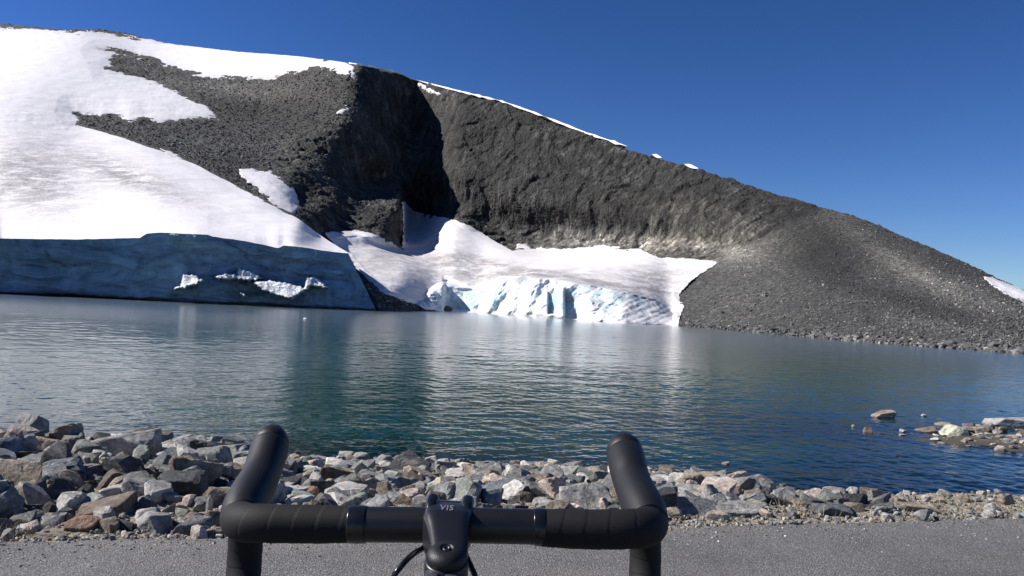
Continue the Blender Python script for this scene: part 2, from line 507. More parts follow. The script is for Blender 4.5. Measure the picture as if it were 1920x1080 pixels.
def tps(cp, lam=2e-4, S=400.0):
    X = cp[:, :2] / S
    y = 100.0 / cp[:, 2]
    n = len(X)
    d = np.linalg.norm(X[:, None] - X[None], axis=-1)
    K = np.where(d > 0, d * d * np.log(d + 1e-12), 0) + lam * np.eye(n)
    Pm = np.concatenate([np.ones((n, 1)), X], 1)
    A = np.block([[K, Pm], [Pm.T, np.zeros((3, 3))]])
    sol = np.linalg.solve(A, np.concatenate([y, np.zeros(3)]))
    def ev(px, py):
        shp = px.shape
        q = np.stack([px.ravel(), py.ravel()], 1) / S
        out = sol[n] + q @ sol[n + 1:]
        for k in range(n):
            r2 = (q[:, 0] - X[k, 0]) ** 2 + (q[:, 1] - X[k, 1]) ** 2
            out += sol[k] * 0.5 * r2 * np.log(r2 + 1e-12)
        return 100.0 / np.clip(out, 0.12, 2.5).reshape(shp)
    return ev
_tps = tps(cp)

def Yshore(px):
    return Yat(px, interp(px, SHORE), WATER_Z)

def Dfield(px, py):
    Y = _tps(px, py)
    # the buttress stands out in front of the snow gully
    wob = 757 + 2.5 * noise3(np.stack([py / 14, py * 0, py * 0 + 3.3], -1)) + (py - 380) * 0.03
    a = 1 / (1 + np.exp(np.clip((px - wob) / 1.6, -40, 40)))
    Y = Y * (1 - 0.10 * a * np.exp(-np.clip(wob - px, 0, None) / 110) * sstep(320, 400, py) * (1 - sstep(440, 466, py)))
    Y = Y * (1 + 0.05 * (1 - a) * np.exp(-np.clip(px - wob, 0, None) / 60) * sstep(300, 400, py) * (1 - sstep(440, 480, py)))
    ys = interp(px, SHORE)
    dy = np.clip(ys - py, 0, None)
    c = Yshore(px) / _tps(px, ys)
    return Y * c ** np.exp(-(dy / 40.0) ** 1.5)

GL = [(-1500, 300), (-400, 210), (0, 203), (90, 214), (150, 235), (240, 262), (330, 291), (430, 342), (500, 378), (560, 412), (600, 440), (652, 472), (660, 495), (690, 545), (712, 583), (712, 640), (-1500, 640)]
GC = [(652, 480), (612, 438), (640, 437), (670, 434), (700, 440), (735, 458), (755, 467), (759, 440), (757, 380), (775, 398), (800, 404),
      (845, 413), (880, 425), (920, 450), (960, 472), (1010, 467), (1060, 469), (1100, 466), (1130, 462), (1160, 465), (1200, 470), (1235, 486),
      (1290, 487), (1343, 492), (1318, 508), (1290, 528), (1270, 552), (1280, 575), (1270, 602), (1268, 640), (838, 640), (836, 586), (790, 574), (720, 548), (680, 512)]
UPPER = [(-1500, 340), (-1500, 20), (-300, 40), (0, 50), (60, 54), (130, 58), (200, 60), (230, 64), (290, 76), (450, 92), (560, 100), (640, 112), (662, 124), (664, 138),
         (600, 130), (560, 137), (490, 148), (400, 148), (345, 135), (310, 125), (280, 110), (215, 108), (205, 120), (222, 130), (200, 128), (260, 145), (310, 158),
         (350, 180), (385, 196), (400, 212), (412, 224), (330, 226), (300, 230), (270, 222), (240, 232), (215, 215), (190, 218), (135, 208), (150, 226), (130, 260), (60, 250), (0, 250)]
HOLE = [(182, 90), (215, 94), (255, 100), (225, 99), (190, 94)]
MID = [(448, 318), (470, 316), (505, 318), (530, 335), (548, 350), (558, 372), (560, 388), (548, 402), (520, 390), (500, 372), (470, 345), (455, 330)]
PATCHES = [[(648, 193), (656, 204), (642, 212), (632, 210), (645, 203)], [(972, 458), (988, 456), (994, 466), (985, 472), (974, 470)],
           [(786, 156), (796, 160), (818, 174), (806, 172)], [(1843, 517), (1860, 520), (1925, 545), (1985, 580), (1965, 585), (1905, 562), (1880, 548)],
           [(300, 278), (330, 288), (345, 300), (318, 292)]]
CORNICE = [(640, 116), (690, 122), (745, 133), (775, 147), (860, 169), (940, 188), (1000, 208), (1100, 248), (1172, 275), (1100, 251), (1000, 215), (940, 193), (860, 173), (770, 150), (745, 136), (690, 125)]

pxs = np.concatenate([np.linspace(-1400, -60, 60), np.linspace(-50, 1970, 1010), np.linspace(1990, 3300, 60)])
NR = 430
ridge = interp(pxs, RIDGE)
rough_r = sstep(640, 700, pxs) * 1.0
ridge = ridge + rough_r * (0.35 + 0.6 * sstep(1160, 1200, pxs)) * fbm(np.stack([pxs / 18, pxs * 0, pxs * 0], -1), 1.0, 4) + 0.3 * fbm(np.stack([pxs / 60, pxs * 0, pxs * 0 + 9], -1), 1, 2)
shore = interp(pxs, SHORE) + 9
s = np.linspace(0, 1, NR)[:, None]
PX = np.broadcast_to(pxs, (NR, len(pxs))).copy()
PY = shore * (1 - s) + ridge * s
YD = Dfield(PX, PY)
BASE = W(PX, PY, YD)
NB = normals(BASE)
sGL, sGC = sdf(PX, PY, GL), sdf(PX, PY, GC)
nj = fbm(np.stack([PX / 14, PY / 9, PX * 0], -1), 1.0, 4)          # ragged snow edges
nj2 = fbm(np.stack([PX / 45, PY / 7, PX * 0 + 5], -1), 1.0, 3)
sUP = sdf(PX, PY, UPPER) + 2.8 * nj + 3.0 * nj2
sUP = np.minimum(sUP, -sdf(PX, PY, HOLE) + 0.5 + 0.8 * nj)
sMID = sdf(PX, PY, MID) + 2.5 * nj
snowm = np.maximum(np.maximum(sUP, sMID), np.maximum(sGL, sGC))
WALLP = [(655, 100), (760, 110), (1540, 370), (1535, 395), (1450, 440), (1345, 488), (1240, 486), (960, 474), (850, 415), (765, 470), (735, 465), (660, 445), (590, 445), (555, 400),
         (550, 340), (505, 283), (560, 255), (640, 235), (690, 220), (640, 160)]
wall = sstep(-10, 14, sdf(PX, PY, WALLP) + 5 * nj)
# rock colour varies over the mountain: pale wall foot, dark scree tongues, paler stripes; plus a painted brightening of the shaded wall
def blob(cx, cy, rx, ry, ang=0.0):
    a = math.radians(ang)
    dx, dy = PX - cx, PY - cy
    u, v = (dx * math.cos(a) + dy * math.sin(a)) / rx, (-dx * math.sin(a) + dy * math.cos(a)) / ry
    return np.exp(-(u * u + v * v))
big_n = fbm(BASE, 1 / 45.0, 4, off=4.1)
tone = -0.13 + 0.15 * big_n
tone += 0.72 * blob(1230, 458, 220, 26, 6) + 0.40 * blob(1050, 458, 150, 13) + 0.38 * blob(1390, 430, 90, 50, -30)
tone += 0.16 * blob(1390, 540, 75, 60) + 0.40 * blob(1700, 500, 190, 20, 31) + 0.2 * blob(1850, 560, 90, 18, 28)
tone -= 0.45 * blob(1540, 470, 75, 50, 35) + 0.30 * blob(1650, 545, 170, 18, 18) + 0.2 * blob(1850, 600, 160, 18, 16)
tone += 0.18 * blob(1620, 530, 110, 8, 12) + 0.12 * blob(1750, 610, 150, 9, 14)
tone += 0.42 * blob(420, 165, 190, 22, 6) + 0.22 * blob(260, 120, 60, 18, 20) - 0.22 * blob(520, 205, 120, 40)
tone += 0.12 * blob(430, 250, 160, 50) + 0.22 * blob(720, 300, 120, 180) - 0.12 * blob(900, 250, 200, 60, 15)  # middle blob paints fill light into the rock tone of the shaded wall
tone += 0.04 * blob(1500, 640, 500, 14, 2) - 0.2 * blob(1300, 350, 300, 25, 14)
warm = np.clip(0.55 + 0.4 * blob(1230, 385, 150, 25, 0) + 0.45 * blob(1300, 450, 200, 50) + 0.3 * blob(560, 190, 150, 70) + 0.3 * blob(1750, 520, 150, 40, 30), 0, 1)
P = BASE
zst = P * np.array([1, 1, 0.25])
warpP = P + 2.0 * np.stack([noise3(P / 9.0), noise3(P / 9.0 + 31), noise3(P / 9.0 + 57)], -1)
a1, a2, av = cells(warpP, (6, 6, 24), 1)
b1, b2, bv = cells(warpP, (2.4, 2.4, 11.0), 2)
c1, c2, cv = cells(P, (1.3, 1.3, 3.2), 3)
joint = np.clip(sstep(0.10, 0.0, a2 - a1) * 0.7 + sstep(0.10, 0.0, b2 - b1) * 0.6 + sstep(0.12, 0.0, c2 - c1) * 0.3, 0, 1)
disp = wall * (0.8 * fbm(P, 1 / 34.0, 2) + 1.1 * (av - 0.5) + 0.5 * (bv - 0.5) + 0.20 * (cv - 0.5) - 0.3 * joint - 0.3) * (1 - 0.7 * sstep(1330, 1540, PX))
strata = np.sin(P[..., 2] * 0.8 + P[..., 0] * 0.15 + 7 * noise3(P / 16.0)) * 0.14 * wall
disp += strata + (1 - wall) * (0.08 * fbm(P, 1 / 1.3, 3, 0.7) + 0.28 * (cv - 0.5) + 0.25 * (bv - 0.5) * sstep(1300, 1000, PX) + 0.5 * fbm(P, 1 / 18.0, 3))
damp = 1 - 0.93 * sstep(0, 10, snowm)
disp *= damp * sstep(0, 25, interp(PX, SHORE) + 9 - PY + 6) * np.clip(YD / 250, 0.5, 1.2)
# tuck the bedrock behind the two glaciers
push = 1 + 0.10 * sstep(-1, 25, sGL) + 0.14 * sstep(6, 34, sGC)
ROCK = CAM + (BASE + NB * disp[..., None] - CAM) * push[..., None]
need = (interp(PX, [(-1400, 90), (-400, 150), (0, 172), (700, 162)]) + 14) * (1 + 0.0 * PX)      # rock under the left glacier stays behind its ice cliff
lowz = sstep(2, 14, sGL) * sstep(425, 470, PY)
kk = np.maximum(need / ROCK[..., 1], 1)
ROCK = CAM + (ROCK - CAM) * (1 + (kk - 1) * lowz)[..., None]
# far side of the mountain
last = ROCK[-1]
backs = []
outw = rays(pxs, interp(pxs, RIDGE)); outw = outw * np.array([1, 1, 0])
for dY, dz in ((6, -0.6), (25, -5), (70, -20), (180, -70), (420, -170)):
    p = last + outw * dY
    p[:, 2] = np.maximum(last[:, 2] + dz, -9)
    backs.append(p)
ALL = np.concatenate([ROCK, np.array(backs)], 0)
ext = lambda a: np.concatenate([a, np.repeat(a[-1:], len(backs), 0)], 0)
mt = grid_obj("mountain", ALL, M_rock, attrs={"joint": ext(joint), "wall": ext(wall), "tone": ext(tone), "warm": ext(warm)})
tag(mt, "dark grey rock mountain with a cliff and long scree slope above the lake", "mountain", kind="structure")

# ------------------------------------------------------------------ snow lying on the mountain
def snow_sheet(name, sd, thick, k, label, dirt=None, blue=None, lo=-5, mat=None):
    h = np.where(sd > 0, 0.04 + np.minimum(sd * 0.018, thick * 0.3), sd * 0.2)
    Q = BASE + NB * (h + 0.12 * fbm(BASE, 1 / 7.0, 2))[..., None]
    v = sd > lo
    keep = v[:-1, :-1] & v[1:, :-1] & v[:-1, 1:] & v[1:, 1:]
    at = {"dirt": np.clip((dirt if dirt is not None else 0) + 0.75 * np.exp(-np.clip(sd, 0, None) / 3.5), 0, 1), "blue": blue if blue is not None else np.zeros_like(sd)}
    o = grid_obj(name, Q, mat or M_snow, keep=keep, attrs=at)
    return tag(o, label, "snow", kind="structure")
snow_sheet("snow_field", sUP, 2.0, 0.22, "broad white snow field over the upper left dome of the mountain", dirt=0.18 * blob(60, 215, 200, 40))
snow_sheet("snow_patch", sMID, 1.8, 0.3, "white snow patch on the rocks above the left glacier edge", dirt=0.1 + 0 * PX)
labs = ["tiny white snow scrap high on the dark shoulder", "small round snow patch at the foot of the cliff", "thin snow streak just under the notch in the ridge",
        "white snow patch on the far right slope", "small snow strip in the scree beside the glacier"]
for poly, lb in zip(PATCHES, labs):
    snow_sheet("snow_patch", sdf(PX, PY, poly) + 2.0 * nj, 1.6, 0.5, lb)
# cornice along the ridge: a real lip of snow
cx = np.linspace(655, 1175, 260)
cr = interp(cx, RIDGE)
cy = Dfield(cx, cr)
crest = W(cx, cr, cy)
th = np.clip(interp(cx, [(655, 0.8), (700, 0.9), (745, 0.5), (760, 0.1), (775, 0.4), (860, 0.8), (1100, 0.8), (1150, 0.8), (1175, 0.1)]) * (0.75 + 0.9 * fbm(np.stack([cx / 22, cx * 0, cx * 0], -1), 1, 4)), 0.04, None)
rws = []
for fY, fz in ((-0.8, -0.8), (-1.0, 0.3), (0.4, 0.9), (3.5, 0.9), (30, -1.2)):
    q = crest.copy(); q[:, 1] += fY; q[:, 2] += fz * th; rws.append(q)
co_ = grid_obj("snow_cornice", np.array(rws), M_snow, attrs={"dirt": np.zeros((5, 260)), "blue": np.zeros((5, 260))})
tag(co_, "thin white snow cornice running down along the dark ridge", "snow", kind="structure")
for a_, b_ in ((1222, 1240), (1282, 1308)):
    cx = np.linspace(a_, b_, 24); crest = W(cx, interp(cx, RIDGE), Dfield(cx, interp(cx, RIDGE)))
    t_ = 0.9 * np.sin(np.linspace(0, math.pi, 24)) + 0.05
    rws = []
    for fY, fz in ((-0.8, -0.6), (-1.0, 0.4), (0.5, 1.0), (8, -0.6)):
        q = crest.copy(); q[:, 1] += fY; q[:, 2] += fz * t_; rws.append(q)
    o = grid_obj("snow_patch", np.array(rws), M_snow, attrs={"dirt": np.zeros((4, 24)), "blue": np.zeros((4, 24))})
    tag(o, "short white snow sliver on the ridge line, %s of two right of the cornice" % ("left" if a_ < 1250 else "right"), "snow", kind="structure")

# ------------------------------------------------------------------ left glacier: snow roof and ice cliff
FOOT = [(-1400, 520), (-400, 532), (0, 550.5), (250, 562.5), (430, 570.5), (700, 582), (712, 582.5)]
CTOP = [(-1400, 440), (-400, 445), (0, 447), (60, 448), (150, 449), (215, 447), (262, 446), (275, 438), (300, 436), (390, 440), (400, 444), (455, 451), (522, 465), (532, 460), (565, 463), (600, 469), (640, 474), (653, 475)]
UPB = [(-1500, 300), (-400, 215), (0, 204), (90, 214), (150, 235), (240, 262), (330, 291), (430, 342), (500, 378), (560, 412), (600, 440), (652, 473), (660, 477)]
NU, NV = 620, 90
u = np.concatenate([np.linspace(-1400, -20, 60), np.linspace(-15, 653, NU - 60)])
fx = np.where(u > 560, 560 + (u - 560) * (709 - 560) / (653 - 560), u)     # the foot spreads right at the end
tv = np.linspace(0, 1, NV)[:, None]
ledge_top = interp(u, CTOP) + 0.6 * fbm(np.stack([u / 22, u * 0, u * 0 + 2], -1), 1, 3)
GXv = fx * (1 - tv) + u * tv
GXv = GXv + 6 * np.sin(tv * math.pi) * 0
GYv = (interp(fx, FOOT) + 6) * (1 - tv) + ledge_top * tv
Yf = Yat(fx, interp(fx, FOOT), WATER_Z)
Yt = Yf * 0.995
YY = Yf * (1 - tv) + Yt * tv
q0 = W(GXv, GYv, YY)
prof = 0.5 * np.sin(tv * math.pi) ** 1.0                                   # scooped under the snow lip
big = 1.5 * fbm(q0 * np.array([1, 1, 0.55]), 1 / 26.0, 3, off=2.0)
sm = 0.22 * fbm(q0 * np.array([0.5, 1, 1.2]), 1 / 4.5, 4, off=7.0)
lay = 0.28 * np.sin(q0[..., 2] * 1.5 + 7 * noise3(q0 / np.array([28, 28, 9.0])))
LEDG = [[(327, 541), (338, 538), (344, 516), (365, 518), (383, 526), (360, 535), (345, 540)],
        [(405, 520), (420, 514), (445, 516), (450, 504), (475, 512), (490, 522), (470, 526), (440, 522), (415, 524)],
        [(475, 530), (505, 526), (540, 531), (570, 541), (577, 522), (590, 521), (615, 540), (600, 538), (582, 536), (565, 548), (545, 560), (520, 553), (495, 545)],
        [(448, 547), (455, 550), (462, 556), (452, 552)]]
led = np.full(GXv.shape, -99.0)
nl = fbm(np.stack([GXv / 7, GYv / 5, GXv * 0], -1), 1, 3)
for pl in LEDG: led = np.maximum(led, sdf(GXv, GYv, pl) + 1.6 + 2.6 * nl)
endw = sstep(600, 650, u)[None, :] * np.ones_like(tv)
outward = -(prof * 1.4) * (1 - tv * 0) + big * 0.8 + sm + lay
apron = sstep(0.45, 0.0, tv) * (1.2 + 0.8 * fbm(np.stack([fx / 60, fx * 0, fx * 0 + 5], -1), 1, 2)) * sstep(320, 420, u)
edge_t = sstep(0.88, 1.0, tv)
lipn = 0.05 * fbm(np.stack([u / 30, u * 0, u * 0 + 12], -1), 1, 3)
outward = outward * (1 - 1.0 * sstep(0.5, 0.7, tv) * sstep(350, 290, u))
outward = outward + 0.5 * sstep(0.77, 0.84, tv + lipn) * (1 - endw) * sstep(300, 380, u) - 1.3 * sstep(0.10, 0.05, tv + 0.5 * lipn) + 0.5 * sstep(300, 380, u) * fbm(q0 * np.array([1, 1, 0.4]), 1 / 6.0, 3, ridged=True, off=5)
edge_t = sstep(0.985, 1.0, tv) * 0
YY = YY - (outward * (1 - edge_t) + apron * 0.9) + endw * 0.0
YY = YY - (4.2 + 0.11 * np.clip(GYv - 505, 0, 60)) * sstep(-1, 2.5, led) * sstep(300, 320, u)
YY = np.where(tv * np.ones_like(YY) <= 0.06, YY, YY)
Q = W(GXv, GYv, YY)
Q[0, :, 2] = WATER_Z - 1.0
# return face at the right-hand end
ret = []
for k, d in enumerate((1.5, 4, 10, 22, 40)):
    r = Q[:, -1] + np.array([-0.35 * d - 0.2, d, 0]) ; ret.append(r)
Q = np.concatenate([Q, np.stack(ret, 1)], 1)
extc = lambda a: np.concatenate([a, np.repeat(a[:, -1:], 5, 1)], 1)
soil = np.clip(blob.__call__ and np.exp(-((GXv - 150) / 110) ** 2 - ((GYv - interp(GXv, FOOT) + 3) / 8.0) ** 2) + 0.9 * np.exp(-((GYv - interp(GXv, FOOT) + 0) / 2.5) ** 2), 0, 1)
for bl, bw, bs in [([(85, 470), (95, 488), (125, 498), (170, 494)], 3.0, .5), ([(255, 504), (290, 484), (340, 472), (400, 479), (440, 492)], 5.0, .3), ([(425, 453), (455, 473), (472, 492), (500, 503), (535, 508)], 3.5, .55),
                   ([(570, 515), (610, 522), (655, 526)], 2.5, .5), ([(20, 452), (90, 462), (150, 470), (230, 464), (300, 452), (400, 450), (470, 462), (525, 482)], 2.0, .28), ([(0, 520), (60, 526), (130, 524), (200, 530)], 4.0, .25), ([(300, 500), (330, 492), (390, 496)], 4.0, .25)]:
    dmin = np.full(GXv.shape, 1e9)
    wx_, wy_ = GXv + 4 * fbm(np.stack([GXv / 30, GYv / 20, GXv * 0 + 4], -1), 1, 3), GYv + 3 * fbm(np.stack([GXv / 25, GYv / 12, GXv * 0 + 8], -1), 1, 3)
    for (ax_, ay_), (bx_, by_) in zip(bl[:-1], bl[1:]):
        tq = np.clip(((wx_ - ax_) * (bx_ - ax_) + (wy_ - ay_) * (by_ - ay_)) / ((bx_ - ax_) ** 2 + (by_ - ay_) ** 2), 0, 1)
        dmin = np.minimum(dmin, np.hypot(wx_ - ax_ - tq * (bx_ - ax_), wy_ - ay_ - tq * (by_ - ay_)))
    soil = np.maximum(soil, 1.35 * bs * np.exp(-(dmin / bw) ** 2) * (0.7 + 0.5 * nl))
soil = np.clip(soil, 0, 1) * (1 - sstep(-1, 1, led))
gl_e = bpy.data.objects.new("glacier", None); sc.collection.objects.link(gl_e)
gl_e.location = (0, 0, 0)
tag(gl_e, "left glacier with smooth white snow roof ending in a shaded blue ice cliff over the lake", "glacier", kind="structure")
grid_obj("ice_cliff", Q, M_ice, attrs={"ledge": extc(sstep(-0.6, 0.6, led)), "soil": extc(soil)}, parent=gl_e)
# roof
NW = 230
tw = np.linspace(0, 1, NW)[:, None]
upy = interp(u, UPB)
upy = np.minimum(upy, ledge_top - 0.5)
RX = np.broadcast_to(u, (NW, len(u)))
RY = ledge_top * (1 - tw) + upy * tw
dpx = ledge_top - RY
Yr = Dfield(RX, RY)
dl = Dfield(u, ledge_top)
ratio = YY[-1] / dl
ratio = np.convolve(np.pad(ratio, 20, mode='edge'), np.ones(41) / 41, 'valid') * (1 - 0)
Yr = Yr * (ratio[None, :] ** np.exp(-(dpx / 45.0) ** 1.3)) 
dtop = RY - upy
noff = fbm(np.stack([RX / 14, RX * 0, RX * 0], -1), 1, 3)
Yr = Yr * (1 - 0.005 * np.clip((dtop + 1.2 * noff) / 14, -0.3, 1) * sstep(0, 25, dpx))
RP = W(RX, RY, Yr)
RP[..., 2] += 0.35 * fbm(RP, 1 / 20.0, 3) * sstep(0, 30, dpx)
def blob2(X, Y, cx, cy, rx, ry, ang=0.0):
    a = math.radians(ang); dx, dy = X - cx, Y - cy
    uu, vv = (dx * math.cos(a) + dy * math.sin(a)) / rx, (-dx * math.sin(a) + dy * math.cos(a)) / ry
    return np.exp(-(uu * uu + vv * vv))
dirt = np.clip(0.10 + 1.1 * blob2(RX, RY, 50, 335, 110, 62, 15) + 0.9 * blob2(RX, RY, 240, 330, 130, 26, 20) + 0.3 * blob2(RX, RY, 60, 225, 90, 14) + 0.3 * blob2(RX, RY, 600, 465, 60, 4, 15), 0, 1)
grid_obj("snow_roof", RP, M_snow, attrs={"dirt": dirt, "blue": np.zeros_like(dirt)}, parent=gl_e)

# ------------------------------------------------------------------ centre glacier in the bowl
sub = (pxs > 600) & (pxs < 1360)
gpx = np.linspace(600, 1360, 560)
NG = 260
gs = np.linspace(0, 1, NG)[:, None]
gfoot = interp(gpx, SHORE) + 9
GX = np.broadcast_to(gpx, (NG, len(gpx))).copy()
GY = gfoot * (1 - gs) + 372 * gs
gD = Dfield(GX, GY)
smo = lambda a, k=21: np.convolve(np.pad(a, k // 2, mode='edge'), np.ones(k) / k, 'valid')
ftop = interp(gpx, [(600, 0), (775, 0), (815, 44), (845, 50), (870, 40), (900, 44), (930, 60), (1000, 72), (1050, 68), (1100, 66), (1180, 55), (1240, 42), (1275, 14), (1290, 0)])
ftop = smo(ftop)
hasf_c = lambda X: 1 - sstep(1215, 1270, X)
dyf = interp(gpx, SHORE) - GY
Ysf = smo(Yshore(gpx))
fr = np.clip(dyf / np.maximum(ftop, 1e-3), -0.2, 1)
dep_ = interp(gpx, [(600, 7), (1040, 8), (1120, 12), (1290, 14)])
Yfront = Ysf + 0.5 + dep_ * fr ** 1.2 * (fr > 0)
fr = np.clip(fr, 0, 1)
Yfront = Ysf + 0.5 + dep_ * fr ** 1.2
pf_y = np.where(gpx < 846, 414, np.interp(gpx, _wf[:, 0], _wf[:, 1])); pf_Y = smo(np.interp(gpx, _wf[:, 0], _wf[:, 2]), 41); pf_y = smo(pf_y, 41)
topy = interp(gpx, SHORE) - ftop
tt_ = np.clip((topy - GY) / (topy - pf_y), 0, 1.6)
Yplane = 1 / (1 / (Ysf + dep_) + (1 / pf_Y - 1 / (Ysf + dep_)) * tt_)
wl_ = sstep(800, 880, GX) * hasf_c(GX)
frac = sstep(-2, 10, dyf - ftop)
hasf = sstep(1, 14, ftop)
Ymix = Yfront * (1 - frac) + (Yplane * wl_ + gD * (1 - wl_)) * frac
gYY = gD * (1 - hasf) + Ymix * hasf
sg0 = sdf(GX, GY, GC)
gYY = np.minimum(gYY, gD * (1 + 0.14 * sstep(6, 34, sg0)) - 1.0)
gb = W(GX, GY, gYY)
# hollows in the ice front
hol = sstep(829, 838, GX) * (1 - sstep(850, 935, GX + 0.5 * (GY - 550))) * sstep(-2, 6, dyf) * (1 - sstep(ftop * 0.95, ftop * 1.25 + 4, dyf))
hol2 = sstep(1056, 1061, GX) * (1 - sstep(1068, 1110, GX)) * sstep(-2, 3, dyf) * (1 - sstep(34, 62, dyf))
hol3 = sstep(1026, 1029, GX) * (1 - sstep(1034, 1052, GX)) * sstep(6, 10, dyf) * (1 - sstep(34, 62, dyf))
face = hasf * (1 - frac) * sstep(-3, 8, dyf)
n_ice = 1.6 * fbm(gb * np.array([1, 1, 0.7]), 1 / 9.0, 4, ridged=True, off=3) + 0.5 * fbm(gb, 1 / 2.2, 3)
diag = np.sin((GX * 0.45 + GY * 1.0) / 1.7 + 3 * noise3(np.stack([GX / 40, GY / 40, GX * 0], -1)))
right_f = sstep(1130, 1180, GX)
gYY = gYY + 9 * hol + 6 * hol2 + 3.5 * hol3 - face * (0.8 * n_ice * (1 - 0.5 * right_f)) + face * right_f * 0.08 * diag
lobe = sstep(790, 815, GX) * (1 - sstep(828, 833, GX)) * sstep(0, 12, dyf) * (1 - sstep(55, 75, dyf))
gYY = gYY - 0.6 * lobe * n_ice
G = W(GX, GY, gYY)
gn = normals(G)
sg = sdf(GX, GY, GC) + 1.8 * fbm(np.stack([GX / 12, GY / 8, GX * 0], -1), 1.0, 3)
G = W(GX, GY, gYY - np.clip(sg * 0.10, -3.0, 0.8) * (1 - face) + 0.5 * fbm(G, 1 / 6.0, 3))
v = sg > -3
keep = v[:-1, :-1] & v[1:, :-1] & v[:-1, 1:] & v[1:, 1:]
gdirt = np.clip(0.48 + 0.75 * blob2(GX, GY, 900, 505, 110, 22, 10) + 0.5 * blob2(GX, GY, 1060, 520, 200, 10, 9) + 0.5 * blob2(GX, GY, 1220, 525, 60, 30) + 0.3 * blob2(GX, GY, 700, 490, 60, 20)
                - 0.6 * blob2(GX, GY, 1120, 485, 120, 16) - 0.5 * blob2(GX, GY, 900, 450, 70, 25, 30), 0, 1)
gdirt = np.clip(gdirt + 0.9 * right_f * face * sstep(0.3, 0.9, diag), 0, 1)
gblue = np.clip(face * (0.18 + blob2(GX, GY, 900, 560, 90, 30) + 0.9 * blob2(GX, GY, 1060, 570, 60, 30) + 0.7 * blob2(GX, GY, 1130, 560, 70, 20)) - 0.6 * blob2(GX, GY, 985, 585, 60, 18), 0, 1)
o = grid_obj("glacier", G, M_snow, keep=keep, attrs={"dirt": gdirt, "blue": gblue})
tag(o, "centre glacier filling the bowl below the cliff with broken pale blue ice front", "glacier", kind="structure")

# ------------------------------------------------------------------ bank, lake bed and road
def road_edge(x):
    ex = [(-80, 1035), (0, 1018), (400, 1011), (800, 1003), (1260, 991), (1500, 984), (1920, 972)]
    p = np.array(ex, float)
    Y = Yat(p[:, 0], p[:, 1], 0.0)
    X = rays(p[:, 0], p[:, 1])[:, 0] * Y
    x = np.asarray(x, float)
    y = np.interp(x, X, Y)
    y = np.where(x > X[-1], Y[-1] + (x - X[-1]) * 0.26, y)
    return np.where(x < X[0], Y[0] + (x - X[0]) * 0.10, y)

_sp = np.array([(-700, 805), (-200, 815), (0, 835), (300, 858), (550, 866), (700, 868), (900, 878), (1100, 886), (1240, 896), (1400, 913), (1520, 929), (1700, 940), (2000, 952), (2600, 1010)], float)
_sY = Yat(_sp[:, 0], _sp[:, 1], WATER_Z)
_sX = rays(_sp[:, 0], _sp[:, 1])[:, 0] * _sY
def shore_y(x):
    return np.interp(x, _sX, _sY)

def ground_z(x, y, nz=True):
    x, y = np.asarray(x, float), np.asarray(y, float)
    e, sh = road_edge(x), shore_y(x)
    t = (y - e) / (sh - e)
    tl = np.clip(t, 0, 1)
    L = sstep(0.32, 1.0, tl) * 0.62 + 0.38 * tl
    Mi = np.clip((tl - 0.05) / 0.95, 0, 1)
    Rr = 1 - (1 - np.clip(tl - 0.09, 0, 1)) ** 2.6
    px = np.clip(x / np.maximum(y, 1.0), -1.5, 1.5)
    a = sstep(-0.22, -0.38, px)
    b = sstep(0.28, 0.46, px)
    g = Mi * (1 - a) * (1 - b) + L * a + Rr * b
    z = WATER_Z * g - 0.02
    over = np.clip(y - sh, 0, None)
    shallow = sstep(0.2, 0.45, px)
    slope = 0.22 * (1 - shallow) + 0.035 * shallow
    z = z - np.minimum(over * slope, 6.0) - np.clip(over - 18, 0, None) * 0.12
    # low stony spit off to the right
    d2 = ((x - 15.2) / 3.6) ** 2 + ((y - 20.6) / 1.4) ** 2
    z = np.maximum(z, WATER_Z + 0.10 - 0.22 * (d2 ** 0.5 - 0.75) + 0.0) if True else z
    if nz:
        q = np.stack([x, y, x * 0], -1)
        act = sstep(0.0, 0.5, y - e)
        z = z + act * (0.05 * fbm(q, 1.3, 3) + 0.018 * fbm(q, 7, 2))
    z = np.where(y < e + 0.02, -0.012 if nz != 'road' else 0.008, z)
    return np.maximum(z, -9.0)

gx = np.concatenate([np.linspace(-900, -30, 30), np.linspace(-28, -8, 60), np.linspace(-7.9, 9, 420), np.linspace(9.1, 26, 110), np.linspace(30, 900, 30)])
gt = np.concatenate([np.linspace(-700, -12, 16), np.linspace(-8, -0.1, 12), np.linspace(0.02, 6, 220), np.linspace(6.05, 16, 170), np.linspace(16.5, 60, 70), np.linspace(80, 2500, 20)])
XX, TT = np.meshgrid(gx, gt)
YG = TT + road_edge(np.clip(XX, -40, 40))
ZG = ground_z(XX, YG)
wet = sstep(WATER_Z + 0.28, WATER_Z + 0.06, ZG + 0.05 * fbm(np.stack([XX, YG, XX * 0], -1), 2.0, 2))
g = grid_obj("ground", np.stack([XX, YG, ZG], -1), M_ground, attrs={"wet": wet})
tag(g, "gravelly bank running down from the road and on under the lake", "ground", kind="structure")

rx = np.concatenate([np.linspace(-300, -12, 20), np.linspace(-11.9, 12, 700), np.linspace(12.5, 300, 20)])
e = road_edge(rx) + 0.035 * fbm(np.stack([rx, rx * 0, rx * 0], -1), 1.7, 5, 0.6)
offs = np.array([0.0, -0.006, -0.05, -0.2, -1, -3, -5.6, -5.65])
zz = np.array([-0.014, 0.004, 0.008, 0.01, 0.02, 0.04, 0.01, -0.014])
RPt = np.stack([np.broadcast_to(rx, (8, len(rx))), e[None] + offs[:, None], np.broadcast_to(zz[:, None], (8, len(rx)))], -1)
r = grid_obj("road", RPt, M_asphalt)
tag(r, "worn grey asphalt road along the lake with a ragged gravel edge", "road", kind="structure")

